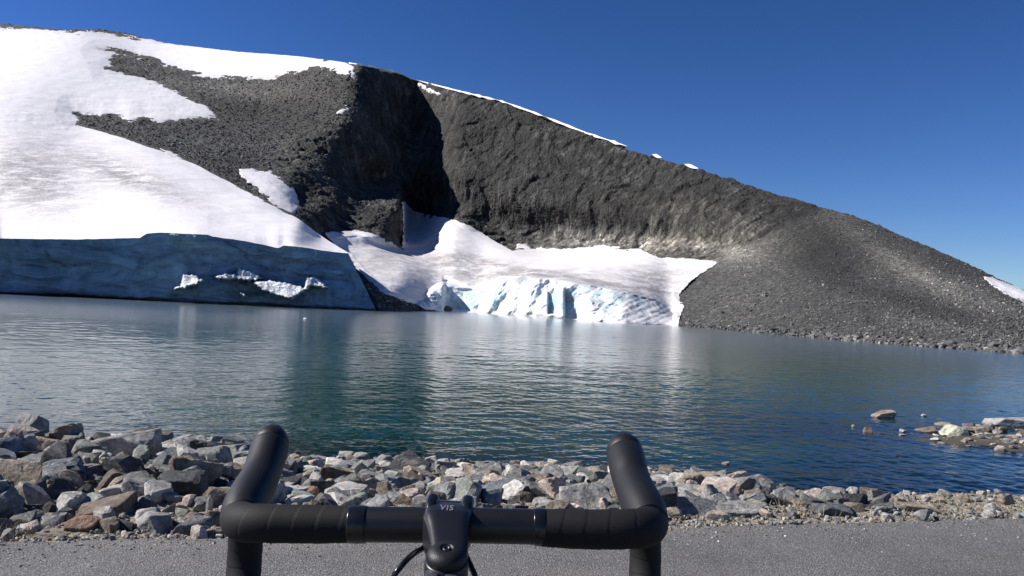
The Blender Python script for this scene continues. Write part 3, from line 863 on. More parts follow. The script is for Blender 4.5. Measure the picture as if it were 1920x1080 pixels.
# ------------------------------------------------------------------ lake
wpx = np.concatenate([np.linspace(-1700, -60, 70), np.linspace(-50, 1970, 900), np.linspace(1990, 3500, 60)])
drow = np.concatenate([np.linspace(420, 12, 1050), np.linspace(11.5, 5, 14)])     # rows below the level horizon
wY = (CAM[2] - WATER_Z) * F / drow
WX = (wpx[None] - 960) / F * wY[:, None]
WY = np.broadcast_to(wY[:, None], WX.shape)
rr = random.Random(4)
Z = np.zeros_like(WX)
spac = np.abs(np.gradient(wY))[:, None]
for k in range(46):
    lam = math.exp(rr.uniform(math.log(0.13), math.log(0.75)))
    ang = rr.gauss(math.radians(93), math.radians(55))
    kx, ky = math.cos(ang) * 2 * math.pi / lam, math.sin(ang) * 2 * math.pi / lam
    amp = 0.0024 * lam ** 0.9 * rr.uniform(0.6, 1.3)
    att = np.clip((lam / np.maximum(spac * abs(math.sin(ang)), wY[:, None] / F * abs(math.cos(ang)) + 1e-4) - 1.3) / 2, 0, 1)
    ph = kx * WX + ky * WY + rr.uniform(0, 6.28)
    Z += att * amp * np.sin(ph + 0.5 * np.sin(ph * 0.13 + k))
for k in range(26):
    lam = math.exp(rr.uniform(math.log(0.8), math.log(3.2)))
    ang = rr.gauss(math.radians(92), math.radians(50))
    kx, ky = math.cos(ang) * 2 * math.pi / lam, math.sin(ang) * 2 * math.pi / lam
    att = np.clip((lam / np.maximum(spac * abs(math.sin(ang)), 1e-4) - 1.1) / 1.5, 0, 1)
    ph = kx * WX + ky * WY + rr.uniform(0, 6.28)
    Z += att * 0.00125 * lam ** 0.8 * np.sin(ph + 0.8 * np.sin(ph * 0.11 + k))
gust = 0.75 + 0.5 * fbm(np.stack([WX * 0.5, WY, WX * 0], -1), 1 / 7.0, 3)
Z = Z * np.clip(gust, 0.25, 1.5)
dep = WATER_Z - ground_z(WX, WY, False)
depth = 1 - np.exp(-np.clip(dep, 0, None) * 1.25)
wk = (dep > -0.25)
keep = wk[:-1, :-1] | wk[1:, 1:] | wk[:-1, 1:] | wk[1:, :-1]
o = grid_obj("lake", np.stack([WX, WY, WATER_Z + Z], -1), M_water, keep=keep, attrs={"depth": depth, "chop": 0.045 + 0.145 * sstep(18, 90, WY)})
tag(o, "rippled dark teal glacier lake", "lake", kind="structure")
#PART2
# ------------------------------------------------------------------ stones
def ico(sub):
    bm = bmesh.new()
    bmesh.ops.create_icosphere(bm, subdivisions=sub, radius=1.0)
    V = np.array([v.co[:] for v in bm.verts])
    Fc = np.array([[v.index for v in f.verts] for f in bm.faces])
    bm.free()
    return V, Fc
ICO = {k: ico(k) for k in (1, 2, 3, 5)}

def rock_shape(seed, sub, planes=11, sharp=26.0, rough=0.05, flat=None):
    r = np.random.RandomState(seed)
    V, Fc = ICO[sub]
    n = r.normal(size=(planes, 3)); n /= np.linalg.norm(n, axis=1)[:, None]
    n = np.concatenate([n, [[0, 0, 1], [0, 0, -1], [1, 0, 0], [-1, 0, 0], [0, 1, 0], [0, -1, 0]] + r.normal(size=(6, 3)) * 0.25])
    n /= np.linalg.norm(n, axis=1)[:, None]
    d = r.uniform(0.42, 1.0, len(n))
    c = np.clip(V @ n.T, 1e-3, None) / d
    rad = 1.0 / (np.sum(c ** sharp, 1) ** (1.0 / sharp))
    P = V * np.minimum(rad, 1.35)[:, None]
    if rough:
        o = r.uniform(0, 50, 3)
        P = P + V * (rough * fbm(P + o, 1.8, 4 if sub > 3 else 2, 0.55) + 0.35 * rough * fbm(P + o, 6.0, 2, ridged=True))[:, None]
    P -= (P.max(0) + P.min(0)) / 2
    P /= (P.max(0) - P.min(0))
    return P, Fc

def ground_hit(px, py, zoff=0.0):
    Ys = np.linspace(3.0, 30, 900)
    p = W(np.full(900, px), np.full(900, py), Ys)
    below = p[:, 2] < np.maximum(ground_z(p[:, 0], p[:, 1], False), WATER_Z) + zoff
    k = np.argmax(below) if below.any() else 899
    return Ys[k]

TINT = {'g': ((.185, .185, .180), "grey"), 'd': ((.060, .063, .067), "dark grey"), 'l': ((.34, .33, .305), "pale grey"),
        'w': ((.50, .475, .43), "whitish"), 't': ((.31, .255, .19), "tan"), 'b': ((.175, .135, .10), "brown"),
        'o': ((.33, .20, .125), "orange-brown"), 'p': ((.40, .335, .285), "pinkish"), 'y': ((.40, .40, .30), "yellow-green"),
        's': ((.135, .15, .16), "blue-grey"), 'n': ((.20, .21, .18), "greenish grey")}
protos = []
for k in range(34):
    P, Fc = rock_shape(100 + k, 5, planes=5 + k % 6, sharp=(120, 300, 180)[k % 3], rough=(0.03, 0.015, 0.045)[k % 3])
    o = mesh_obj("rock", P, Fc, M_stone)
    protos.append(o.data)
    bpy.data.objects.remove(o)

# cx, cy, w, h, tint, anchor phrase (or '')
HERO = """58,798,52,42,l,the grey boulder topping the left bank
50,832,66,42,g,
14,838,44,44,d,
90,836,66,36,t,
104,816,44,18,g,
150,838,38,20,l,
250,838,108,62,l,the big pale boulder by the left water edge
35,892,92,58,t,the large tan boulder at the left border
115,878,76,82,d,the tall dark slab near the left border
85,925,78,58,d,
165,864,48,32,n,
160,888,60,40,g,
253,888,42,44,y,the yellow-green rock on the left bank
278,890,36,30,b,
215,905,66,44,b,
247,926,104,42,w,the flat white-topped slab
325,866,80,44,s,
372,890,90,70,t,the brown-tan boulder left of the left hood
345,916,92,60,d,the dark pyramid-shaped rock
313,905,40,42,s,
433,852,70,36,l,
400,862,36,26,g,
437,886,62,36,t,
415,938,52,42,g,
197,957,98,62,b,the wide brown block
272,953,46,44,s,the square blue-grey block
290,986,84,48,l,the pale tan wedge beside the road
363,990,66,38,g,
158,989,54,42,o,the bright orange roadside rock
205,989,46,42,t,
40,981,54,42,n,
92,982,52,30,l,
28,942,70,42,g,
240,992,36,30,d,
343,967,32,26,y,
313,957,28,26,p,
378,944,40,32,g,
393,950,12,34,w,
132,932,26,20,g,
93,1006,66,20,t,
405,1000,42,24,t,
10,990,26,34,g,
330,942,60,14,b,
558,856,36,20,d,
650,854,30,18,l,
672,862,40,28,l,the pale peaked rock at the water
640,880,66,32,w,
758,877,102,60,d,the big dark boulder behind the stem
722,872,50,36,g,
628,898,68,46,b,
664,919,78,44,o,the broad rust-brown rock left of the stem
607,920,44,46,s,
575,930,50,34,o,
537,918,50,46,d,
720,922,34,36,p,
548,940,34,20,w,
775,912,44,30,w,
745,905,34,30,s,
814,924,36,38,t,
846,882,36,26,t,
848,920,36,30,l,
808,864,24,16,w,
578,878,42,26,g,
690,890,50,28,g,
500,860,40,24,g,
562,900,44,26,n,
852,890,30,26,g,
896,878,24,18,n,
907,900,64,36,t,the tan block right of the stem
1000,892,30,20,o,the little orange block near the water
1015,890,64,36,n,
1045,884,28,16,l,
1078,881,44,32,g,
1062,906,64,34,g,
965,926,44,40,w,
1098,937,100,58,w,the big white boulder left of the right hood
880,922,60,32,l,
903,936,48,28,b,
985,936,28,30,b,
1012,943,34,20,w,
1130,930,40,44,g,
940,905,36,22,d,
925,925,30,24,g,
1037,925,48,28,g,
1000,910,36,22,n,
955,880,30,16,n,
1030,912,26,16,p,
1241,945,54,54,d,the dark rock beside the right hood
1273,912,54,38,w,
1250,895,40,24,g,
1427,911,78,40,l,the whitish boulder standing highest on the right
1447,941,70,38,d,the dark rock under the right whitish boulder
1418,945,40,34,s,
1497,936,44,34,y,
1480,928,36,30,n,
1313,912,54,24,n,
1385,956,92,28,l,the long pale log-shaped rock
1340,968,46,22,p,
1547,938,64,30,n,
1567,920,46,13,l,
1602,920,30,14,w,
1633,923,34,18,b,
1607,937,40,24,d,
1648,938,46,26,g,
1653,952,44,24,n,
1680,943,30,20,p,the pinkish-white rock ending the bank
1603,955,34,26,t,
1553,957,76,24,s,
1720,953,80,18,t,
1300,952,92,40,g,
1350,938,40,20,o,
1372,926,36,26,p,
1330,925,40,24,n,
1400,938,34,24,l,
1427,952,44,24,y,
1455,966,50,10,b,
1637,965,18,14,w,
1580,945,30,26,g,
1500,950,50,24,t,
1640,926,26,18,l,
1520,947,40,26,g,"""
LAKE = """1652,778,46,13,t,the lone flat tan rock offshore
1628,808,18,13,b,
1693,808,12,7,l,
1601,799,8,6,w,
1690,815,16,4,w,
1738,807,34,12,b,the reddish-brown low lake rock
1789,812,54,30,y,the pale green lake boulder
1771,796,34,9,t,
1824,821,16,9,t,
1826,830,26,8,w,
1873,842,20,10,p,
1730,779,10,5,l,
1762,786,12,3,g,
1847,932,24,6,w,
1740,937,14,5,w,
1712,940,24,9,t,
1790,926,16,5,b,
1360,869,15,8,l,
1302,884,34,8,l,
1266,884,26,8,y,
1335,895,12,8,s,
1333,904,22,11,n,
1352,906,18,9,l,
1371,911,12,7,l,
1303,901,26,8,l,
1682,853,6,5,d,
1228,883,14,9,g,
1895,835,22,13,g,"""
rocks = []
def read(txt, water):
    for ln in txt.strip().split("\n"):
        p = ln.split(",")
        rocks.append([float(p[0]), float(p[1]), float(p[2]), float(p[3]), p[4], p[5], water])
read(HERO, 0); read(LAKE, 1)
R5 = random.Random(11)
TOPL = [(0, 815), (100, 842), (300, 866), (420, 862), (560, 876), (700, 880), (900, 890), (1100, 900), (1250, 902), (1400, 914), (1520, 936), (1690, 955)]
BOTL = [(0, 1004), (400, 998), (1260, 974), (1500, 958), (1690, 958)]
tries = 0
want = 300 - len(rocks) - 22
n0 = len(rocks)
while len(rocks) < n0 + want and tries < 60000:
    tries += 1
    px = R5.uniform(-20, 1690)
    tp, bt = float(interp(px, TOPL)), float(interp(px, BOTL))
    py = tp + (bt - tp) * R5.random()
    if 430 < px < 1250 and py > 955: continue
    wd = R5.choice([24, 28, 34, 42, 52, 62]) * (1.0 if px < 1250 else 0.8)
    ht = wd * R5.uniform(0.5, 0.85)
    ok = True
    for q in rocks:
        if abs(q[0] - px) < 0.36 * (q[2] + wd) and abs(q[1] - py) < 0.36 * (q[3] + ht):
            ok = False; break
    if not ok: continue
    rocks.append([px, py, wd, ht, R5.choice("ggggggllllddddttttbbsnnpw"), "", 0])
# the stony spit
for k in range(17):
    px = R5.uniform(1815, 1930); t = (px - 1800) / 120
    py = 797 + R5.uniform(-0.4, 1) * (6 + 38 * t * t) + (3 if t < .4 else -4)
    wd = R5.uniform(10, 28)
    rocks.append([px, py, wd, wd * R5.uniform(0.28, 0.45), R5.choice("llttgp"), "", 2])
rocks.append([1885, 791, 74, 17, 'l', "the long grey slab on the spit", 2])

anch = [r for r in rocks if r[5]]
def sizeword(r, Y):
    m = r[2] * Y / F
    return "tiny" if m < 0.13 else "small" if m < 0.22 else "medium" if m < 0.36 else "large"
used = {}
info = []
for k, r in enumerate(rocks):
    cx, cy, wd, ht, tc, ap, wt = r
    if wt:
        Y = float(Yat(np.array(cx), np.array(cy + ht * 0.25), WATER_Z if wt == 1 else WATER_Z + 0.05))
    else:
        Y = min(ground_hit(cx, cy + 0.28 * ht), 15.5)
        Y2 = ground_hit(cx, cy + 0.5 * ht)
        Y = min(Y, Y2 + 1.2)
    info.append(Y)
first = True
ORD = ["", "second ", "third ", "fourth ", "fifth ", "sixth ", "seventh ", "eighth ", "ninth ", "tenth "]
SH = {0: "angular", 1: "blocky", 2: "craggy"}
pend = {}
for k, r in enumerate(rocks):
    cx, cy, wd, ht, tc, ap, wt = r
    Y = info[k]
    pi = (k * 7 + 3) % len(protos)
    me = protos[pi]
    o = bpy.data.objects.new("rock", me)
    sc.collection.objects.link(o)
    mw, mh = wd * Y / F, ht * Y / F
    dpt = mw * R5.uniform(0.7, 1.0)
    p = W(np.array(cx), np.array(cy), Y + 0.25 * dpt)
    zs = mh * (1.45 if not wt else 1.6)
    o.location = (p[0], p[1], p[2] - (zs - mh) * 0.42)
    sx = 1 if k % 2 else -1
    o.scale = (mw * 1.08, dpt, zs)
    if sx < 0: o.rotation_euler = (0, 0, math.pi)
    o.rotation_euler = (R5.uniform(-.12, .12), R5.uniform(-.16, .16), (0 if sx > 0 else math.pi) + R5.uniform(-.25, .25))
    c = np.array(TINT[tc][0]) * R5.uniform(0.85, 1.2)
    o.color = (*np.clip(c, 0, 1), 1)
    grp = "rocks standing in the lake" if wt == 1 else "rocks on the stony spit" if wt == 2 else "rocks piled on the bank"
    o["group"] = grp
    o["category"] = "rock"
    size, coln = sizeword(r, Y), TINT[tc][1]
    if ap:
        ph = ap[4:]
        o["label"] = ph if len(ph.split()) >= 4 else ph + " on the bank"
    else:
        a = min([q for q in anch if (q[6] > 0) == (wt > 0)], key=lambda q: math.hypot(q[0] - cx, (q[1] - cy) * 1.5))
        dx, dy = cx - a[0], cy - a[1]
        rel = ("left of" if dx < 0 else "right of") if abs(dx) > abs(dy) * 1.2 else ("above" if dy < 0 else "below")
        shape = "flat" if ht < wd * 0.42 else SH[pi % 3]
        pend.setdefault(("%s %s %s rock %s %s" % (size, coln, shape, rel, a[5])), []).append((math.hypot(dx, dy), o, rel, a[5], "%s %s %s rock" % (size, coln, shape)))
for lab, lst in pend.items():
    lst.sort(key=lambda t: t[0])
    for n, (d_, o, rel, a_, what) in enumerate(lst):
        lb = (what + " " + rel + " " + a_) if n == 0 else ("%s%s %s %s" % (ORD[n], what, rel, a_))
        if n == 0 and len(lst) > 1: lb = "nearest " + lb
        o["label"] = lb

# smaller rubble filling the gaps between them: past counting
small = [rock_shape(500 + k, 3, 5, 200.0, 0.012) for k in range(10)]
tiny = [rock_shape(600 + k, 2, 6, 60.0, 0.0) for k in range(8)]
peb = [rock_shape(700 + k, 1, 6, 10.0, 0.0) for k in range(6)]
RS = np.random.RandomState(21)
TV = np.array([TINT[c][0] for c in "ggglldttbsnnpw"])
def scatter(name, n, protos_, smin, smax, region, label, lift=0.25, flatk=(0.55, 0.9)):
    Vs, Fs, Cs, off = [], [], [], 0
    done = 0
    while done < n:
        x, y, ok, smul = region(RS)
        if not ok: continue
        P, Fc = protos_[RS.randint(len(protos_))]
        sz = math.exp(RS.uniform(math.log(smin), math.log(smax))) * smul
        a, b = RS.uniform(0, 6.28), RS.uniform(-0.4, 0.4)
        sc3 = np.array([1, RS.uniform(0.6, 1), RS.uniform(*flatk)]) * sz
        Q = P * sc3
        ca, sa, cb, sb = math.cos(a), math.sin(a), math.cos(b), math.sin(b)
        Q = Q @ np.array([[cb, 0, sb], [0, 1, 0], [-sb, 0, cb]]).T @ np.array([[ca, -sa, 0], [sa, ca, 0], [0, 0, 1]]).T
        z = float(ground_z(np.array([x]), np.array([y]), 'road')[0])
        Vs.append(Q + np.array([x, y, z + lift * sc3[2]])); Fs.append(Fc + off); off += len(P)
        Cs.append(np.tile(TV[RS.randint(len(TV))] * RS.uniform(0.75, 1.25), (len(P), 1)))
        done += 1
    o = mesh_obj(name, np.concatenate(Vs), np.concatenate(Fs), M_rubble, col=np.clip(np.concatenate(Cs), 0, 1), smooth=False)
    tag(o, label, kind="stuff")
    return o
def reg_bank(r):
    x = r.uniform(-12, 7.8)
    e, sh = float(road_edge(x)), float(shore_y(x))
    y = r.uniform(e + 0.45, sh + 0.1)
    px = x / y
    if px > 0.40: return x, y, r.uniform() < 0.12, 0.45
    if px > 0.30: return x, y, r.uniform() < 0.6 and y - e > 0.8, 0.7
    return x, y, True, 1.0 if y - e > 0.9 else 0.6
def reg_verge(r):
    x = r.uniform(-6.5, 8.5)
    e = float(road_edge(x))
    y = e + max(r.normal(0.08, 0.40), -1.3)
    return x, y, True, (1.0 if y > e else 0.45)
def reg_all(r):
    x = r.uniform(-9, 8.5)
    e, sh = float(road_edge(x)), float(shore_y(x))
    return x, r.uniform(e, sh + 0.5), True, 1.0
def reg_spit(r):
    x, y = 15.0 + r.uniform(-4.2, 6), 20.6 + r.normal(0, 1.1)
    z = float(ground_z(np.array([x]), np.array([y]))[0])
    return x, y, z > WATER_Z - 0.12, 1.0
scatter("rubble", 2200, small, 0.13, 0.32, reg_bank, "loose grey and tan rubble filling the gaps between the bank rocks", 0.28)
scatter("rubble", 4200, tiny, 0.035, 0.12, reg_all, "small broken stones strewn over the whole bank", 0.3)
scatter("gravel", 12000, peb, 0.008, 0.038, reg_verge, "fine pale gravel along the road edge", 0.3)
scatter("rubble", 420, tiny, 0.05, 0.25, reg_spit, "low stones covering the spit in the lake", 0.2, (0.25, 0.5))

# boulders strewn over the mountain's scree
def hill_rocks(n, mask, smin, smax, label, seed):
    R = np.random.RandomState(seed)
    rr_, cc_ = np.nonzero(mask)
    pick = R.randint(len(rr_), size=n)
    Vs, Fs, Cs = [], [], []
    off = 0
    for k in pick:
        p = ROCK[rr_[k], cc_[k]]
        P, Fc = peb[R.randint(len(peb))]
        sz = math.exp(R.uniform(math.log(smin), math.log(smax))) * (1.0 if R.uniform() > 0.03 else 1.8)
        a = R.uniform(0, 6.28)
        Q = P * np.array([1, R.uniform(.6, 1), R.uniform(.5, .9)]) * sz
        Q = Q @ np.array([[math.cos(a), -math.sin(a), 0], [math.sin(a), math.cos(a), 0], [0, 0, 1]]).T
        Vs.append(Q + p + np.array([0, 0, 0.12 * sz])); Fs.append(Fc + off); off += len(P)
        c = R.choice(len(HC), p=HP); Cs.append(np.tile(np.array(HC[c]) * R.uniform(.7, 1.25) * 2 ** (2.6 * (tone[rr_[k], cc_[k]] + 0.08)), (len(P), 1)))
    o = mesh_obj("boulders", np.concatenate(Vs), np.concatenate(Fs), M_rubble, col=np.clip(np.concatenate(Cs), 0, 1), smooth=False)
    tag(o, label, kind="stuff")
HC = [(.075, .075, .075), (.12, .118, .112), (.045, .045, .047), (.20, .19, .17), (.42, .40, .36)]; HP = [.37, .32, .18, .11, .02]
inpic = (PX > -60) & (PX < 1990) & (wall < 0.35) & (snowm < -2) & (PY < interp(PX, SHORE) + 2)
hill_rocks(17000, inpic & (PX > 1150), 0.11, 0.40, "loose grey stones strewn over the right scree slope", 31)
hill_rocks(8000, inpic & (PX < 860), 0.25, 0.85, "broken boulders covering the dark shoulder between the snow fields", 32)
hill_rocks(1500, inpic & (PX > 640) & (PY > interp(PX, SHORE) - 10), 0.25, 1.0, "dark wet stones along the far shoreline", 33)

# dry grass on the verge
def dry_grass(n, spots, name, label):
    Vs, Fs = [], []
    for i in range(n):
        sx, sy, sr, hh = spots[RS.randint(len(spots))]
        Y = ground_hit(sx, sy)
        b = W(np.array(sx + RS.normal(0, sr)), np.array(float(sy)), Y)
        x, y = b[0], b[1] + RS.normal(0, 0.10)
        z = float(ground_z(np.array([x]), np.array([y]))[0])
        h = hh * RS.uniform(0.4, 1.0); wd = RS.uniform(0.0012, 0.0028); a = RS.uniform(0, 6.28)
        l = RS.normal(0, 0.5, 2) * h
        d = np.array([math.cos(a), math.sin(a), 0]) * wd
        p0 = np.array([x, y, z]); p1 = p0 + np.array([l[0] * .35, l[1] * .35, h * .6]); p2 = p0 + np.array([l[0], l[1], h])
        k = len(Vs)
        Vs += [p0 - d, p0 + d, p1 + d * .7, p1 - d * .7, p2 + d * .1, p2 - d * .1]
        Fs += [[k, k + 1, k + 2, k + 3], [k + 3, k + 2, k + 4, k + 5]]
    o = mesh_obj(name, Vs, Fs, M_grass, smooth=False)
    tag(o, label, kind="stuff")
M_grass = mat_simple("dry_grass", (0.23, 0.19, 0.11), 0.8, mottled=0.3)
dry_grass(520, [(20, 1003, 24, .10), (45, 1008, 14, .07), (1500, 962, 20, .12), (1475, 968, 30, .06), (1330, 985, 30, .05), (1400, 980, 50, .05), (1560, 965, 40, .06),
                (1650, 968, 60, .05), (1760, 960, 60, .05), (1830, 960, 60, .06), (1900, 958, 40, .06), (250, 1004, 60, .05), (1800, 952, 40, .07), (1720, 958, 30, .06)],
          "grass", "thin dry yellow grass tufts on the gravel verge")

# small bits of ice drifting by the glacier foot
P, Fc = rock_shape(901, 3, 8, 20, 0.08)
icem = None
for n, (ix, iy, iw, ih, lb) in enumerate([(710, 575, 16, 8, "white ice lump stranded at the right end of the ice cliff"), (572, 598, 6, 3, "tiny white ice chip floating before the ice cliff"),
                           (1092, 590, 22, 9, "pale ice block below the dark notch of the centre glacier")]):
    Y = float(Yat(np.array(float(ix)), np.array(iy + ih * .4), WATER_Z)) - (0 if iw < 10 else 0.5)
    if icem is None:
        o = mesh_obj("ice_lump", P, Fc, M_snow); icem = o.data
    else:
        o = bpy.data.objects.new("ice_lump", icem); sc.collection.objects.link(o)
    p = W(np.array(float(ix)), np.array(float(iy)), Y)
    o.location = p; o.scale = (iw * Y / F, iw * Y / F, ih * Y / F * 1.5); o.rotation_euler = (0, 0, n * 1.3)
    tag(o, lb, "ice", "loose ice at the foot of the glaciers")

# ------------------------------------------------------------------ the bicycle
M_tape = mat_simple("black_bar_tape", (0.006, 0.006, 0.0065), 0.72, bumpscale=900, bumpamt=0.00025, mottled=0.15, spec=0.3)
M_rubber = mat_simple("black_hood_rubber", (0.008, 0.008, 0.009), 0.5, bumpscale=700, bumpamt=0.0003, mottled=0.1, spec=0.36)
M_alloy = mat_simple("black_alloy", (0.007, 0.007, 0.009), 0.38, bumpscale=300, bumpamt=0.00005, mottled=0.1, coat=0.0)
M_gloss = mat_simple("glossy_black", (0.006, 0.006, 0.008), 0.24, coat=0.1, mottled=0.1)
M_darksteel = mat_simple("dark_steel", (0.05, 0.05, 0.055), 0.4, metallic=0.8)
M_steel = mat_simple("brushed_steel", (0.42, 0.42, 0.44), 0.32, metallic=1.0, mottled=0.0)
M_print = mat_simple("grey_print", (0.16, 0.17, 0.19), 0.5)
M_tyre = mat_simple("tyre_rubber", (0.012, 0.012, 0.012), 0.75)

def catmull(pts, n):
    pts = np.array(pts, float)
    ext_ = np.concatenate([[2 * pts[0] - pts[1]], pts, [2 * pts[-1] - pts[-2]]])
    out = []
    for i in range(len(pts) - 1):
        p0, p1, p2, p3 = ext_[i:i + 4]
        for t in np.linspace(0, 1, n, endpoint=False):
            out.append(0.5 * ((2 * p1) + (-p0 + p2) * t + (2 * p0 - 5 * p1 + 4 * p2 - p3) * t * t + (-p0 + 3 * p1 - 3 * p2 + p3) * t ** 3))
    out.append(pts[-1])
    return np.array(out)

def sweep(pr, n=10, seg=32, wrap=None, asp=1.0, cap=True, dome=False):
    """pr: rows x, y, z, radius -> verts, quads; wrap = (pitch, depth) lays tape turns along it"""
    c = catmull(pr, n)
    P, R = c[:, :3], np.abs(c[:, 3])
    if dome:
        T0 = P[-1] - P[-2]; T0 /= np.linalg.norm(T0)
        r0 = R[-1]
        aa = np.linspace(0, math.pi / 2, 9)[1:]
        P = np.concatenate([P, P[-1] + T0 * (np.sin(aa) * r0 * 0.9)[:, None]]); R = np.concatenate([R, np.cos(aa) * r0 + 1e-4])
    T = np.gradient(P, axis=0); T /= np.linalg.norm(T, axis=1)[:, None]
    s_ = np.concatenate([[0], np.cumsum(np.linalg.norm(np.diff(P, axis=0), axis=1))])
    up = np.array([0, 0, 1.0]) if abs(T[0][2]) < 0.9 else np.array([0, 1.0, 0])
    N = np.cross(T[0], up); N /= np.linalg.norm(N)
    rings = []
    for i in range(len(P)):
        N = N - T[i] * (N @ T[i]); N /= np.linalg.norm(N)
        B = np.cross(T[i], N)
        th = np.linspace(0, 2 * math.pi, seg, endpoint=False)
        rr_ = R[i]
        if wrap:
            ph = (s_[i] / wrap[0] + th / (2 * math.pi)) % 1.0
            rr_ = R[i] + wrap[1] * (ph - 0.5) + wrap[1] * 0.8 * (np.abs(ph - 0.5) > 0.46)* -1
        rings.append(P[i] + (np.cos(th) * rr_)[:, None] * N + (np.sin(th) * rr_ * asp)[:, None] * B)
    V = np.concatenate(rings); k = len(P)
    Fq = []
    for i in range(k - 1):
        a = np.arange(seg) + i * seg; b = np.roll(np.arange(seg), -1) + i * seg
        Fq.append(np.stack([a, b, b + seg, a + seg], 1))
    Fq = np.concatenate(Fq)
    if cap:
        V = np.concatenate([V, P[:1], P[-1:]]); n0_, n1_ = len(V) - 2, len(V) - 1
        a = np.arange(0, seg, 2)
        Fq = np.concatenate([Fq, np.stack([np.full(len(a), n0_), (a + 2) % seg, a + 1, a], 1),
                             np.stack([np.full(len(a), n1_), a + (k - 1) * seg, a + 1 + (k - 1) * seg, (a + 2) % seg + (k - 1) * seg], 1)])
    return V, Fq
def tube(name, pr, mat, parent, **kw):
    V, Fq = sweep(pr, **kw)
    o = mesh_obj(name, V, Fq, mat)
    if parent:
        o.parent = parent
        o.matrix_parent_inverse = Matrix.Translation(-parent.location) if parent.type == "EMPTY" else Matrix()
    return o
def pt(px, py, Y, r): return [*W(np.array(float(px)), np.array(float(py)), Y), r]

SX = float(W(np.array(838.), np.array(1030.), .65)[0])
bike = bpy.data.objects.new("bicycle", None); sc.collection.objects.link(bike)
bike.location = (SX, 0.4, 0.0)
tag(bike, "black drop-bar road bicycle seen from the saddle, standing on the asphalt", "bicycle")
# bare middle of the bar
hb = tube("handlebar", [pt(650, 983, .735, .0158), pt(720, 983.5, .735, .0158), pt(800, 984, .735, .0159), pt(880, 985, .735, .0159), pt(960, 986.5, .735, .0158), pt(1012, 988, .735, .0158)], M_alloy, bike, n=14, seg=48)
for side, bx in (("l", (655, 688)), ("r", (1001, 1022))):
    pyc = 983.3 if side == "l" else 988
    rg = tube("tape_collar", [pt(bx[0], pyc, .735, .0166), pt((bx[0] + bx[1]) / 2, pyc, .735, .0170), pt(bx[1], pyc + .3, .735, .0166)], M_gloss, bike, n=6, seg=48)
left = [pt(662, 983, .735, .0163), pt(600, 983, .735, .0170), pt(540, 982, .735, .0172), pt(490, 981, .736, .0173), pt(462, 980, .742, .0176), pt(450, 975, .756, .0178),
        pt(450, 966, .778, .0178), pt(456, 957, .80, .0178), pt(463, 962, .825, .0178), pt(462, 990, .845, .0178), pt(459, 1040, .85, .0178), pt(456, 1090, .842, .0178),
        pt(454, 1150, .82, .0176), pt(452, 1240, .78, .0176), pt(450, 1290, .73, .0176), pt(448, 1330, .67, .0176), pt(446, 1400, .60, .0176)]
right = [pt(1006, 989, .735, .0163), pt(1060, 991, .735, .0174), pt(1120, 992.5, .735, .0178), pt(1170, 992, .736, .0178), pt(1202, 990, .742, .0180), pt(1215, 985, .756, .0182),
         pt(1217, 975, .778, .0182), pt(1213, 962, .80, .0178), pt(1208, 965, .825, .0172), pt(1209, 995, .845, .0168), pt(1210, 1040, .85, .0166), pt(1209, 1090, .842, .0166),
         pt(1211, 1150, .82, .0166), pt(1214, 1240, .78, .0166), pt(1218, 1290, .73, .0166), pt(1222, 1330, .67, .0166), pt(1230, 1400, .60, .0166)]
for ps in (left, right):
    tp = tube("bar_tape", ps, M_tape, bike, n=22, seg=56, wrap=(0.021, 0.0003))
hl = [pt(452, 972, .762, .0178), pt(455, 958, .776, .0200), pt(464, 938, .793, .0206), pt(477, 916, .815, .0208), pt(486, 898, .832, .0200), pt(493, 880, .847, .0196), pt(500, 858, .865, .0200),
      pt(505, 842, .878, .0203), pt(506.5, 837.5, .8815, .0190), pt(507.5, 833, .885, .0197), pt(508.5, 828, .891, .0188), pt(509.5, 824, .896, .0165)]
hr = [pt(1216, 980, .762, .0190), pt(1211, 963, .776, .0205), pt(1202, 943, .793, .0204), pt(1192, 920, .815, .0196), pt(1185, 903, .832, .0194), pt(1180, 886, .847, .0198), pt(1176, 868, .865, .0204),
      pt(1173, 857, .878, .0206), pt(1172, 852.5, .8815, .0193), pt(1171, 848, .885, .0200), pt(1169.8, 843, .891, .0190), pt(1169.3, 839, .896, .0165)]
for ps in (hl, hr):
    hd = tube("brake_hood", ps, M_rubber, bike, n=10, seg=48, asp=1.05, dome=True)
    if ps is hl: lv = [pt(503, 872, .905, .006), pt(480, 930, .922, .0065), pt(461, 985, .925, .006), pt(457, 1060, .905, .0055), pt(456, 1150, .875, .004)]
    else: lv = [pt(1177, 885, .905, .006), pt(1196, 935, .922, .0065), pt(1208, 985, .925, .006), pt(1209, 1060, .905, .0055), pt(1210, 1150, .875, .004)]
    tube("brake_lever", lv, M_gloss, bike, n=8, seg=16, asp=0.6, dome=True)

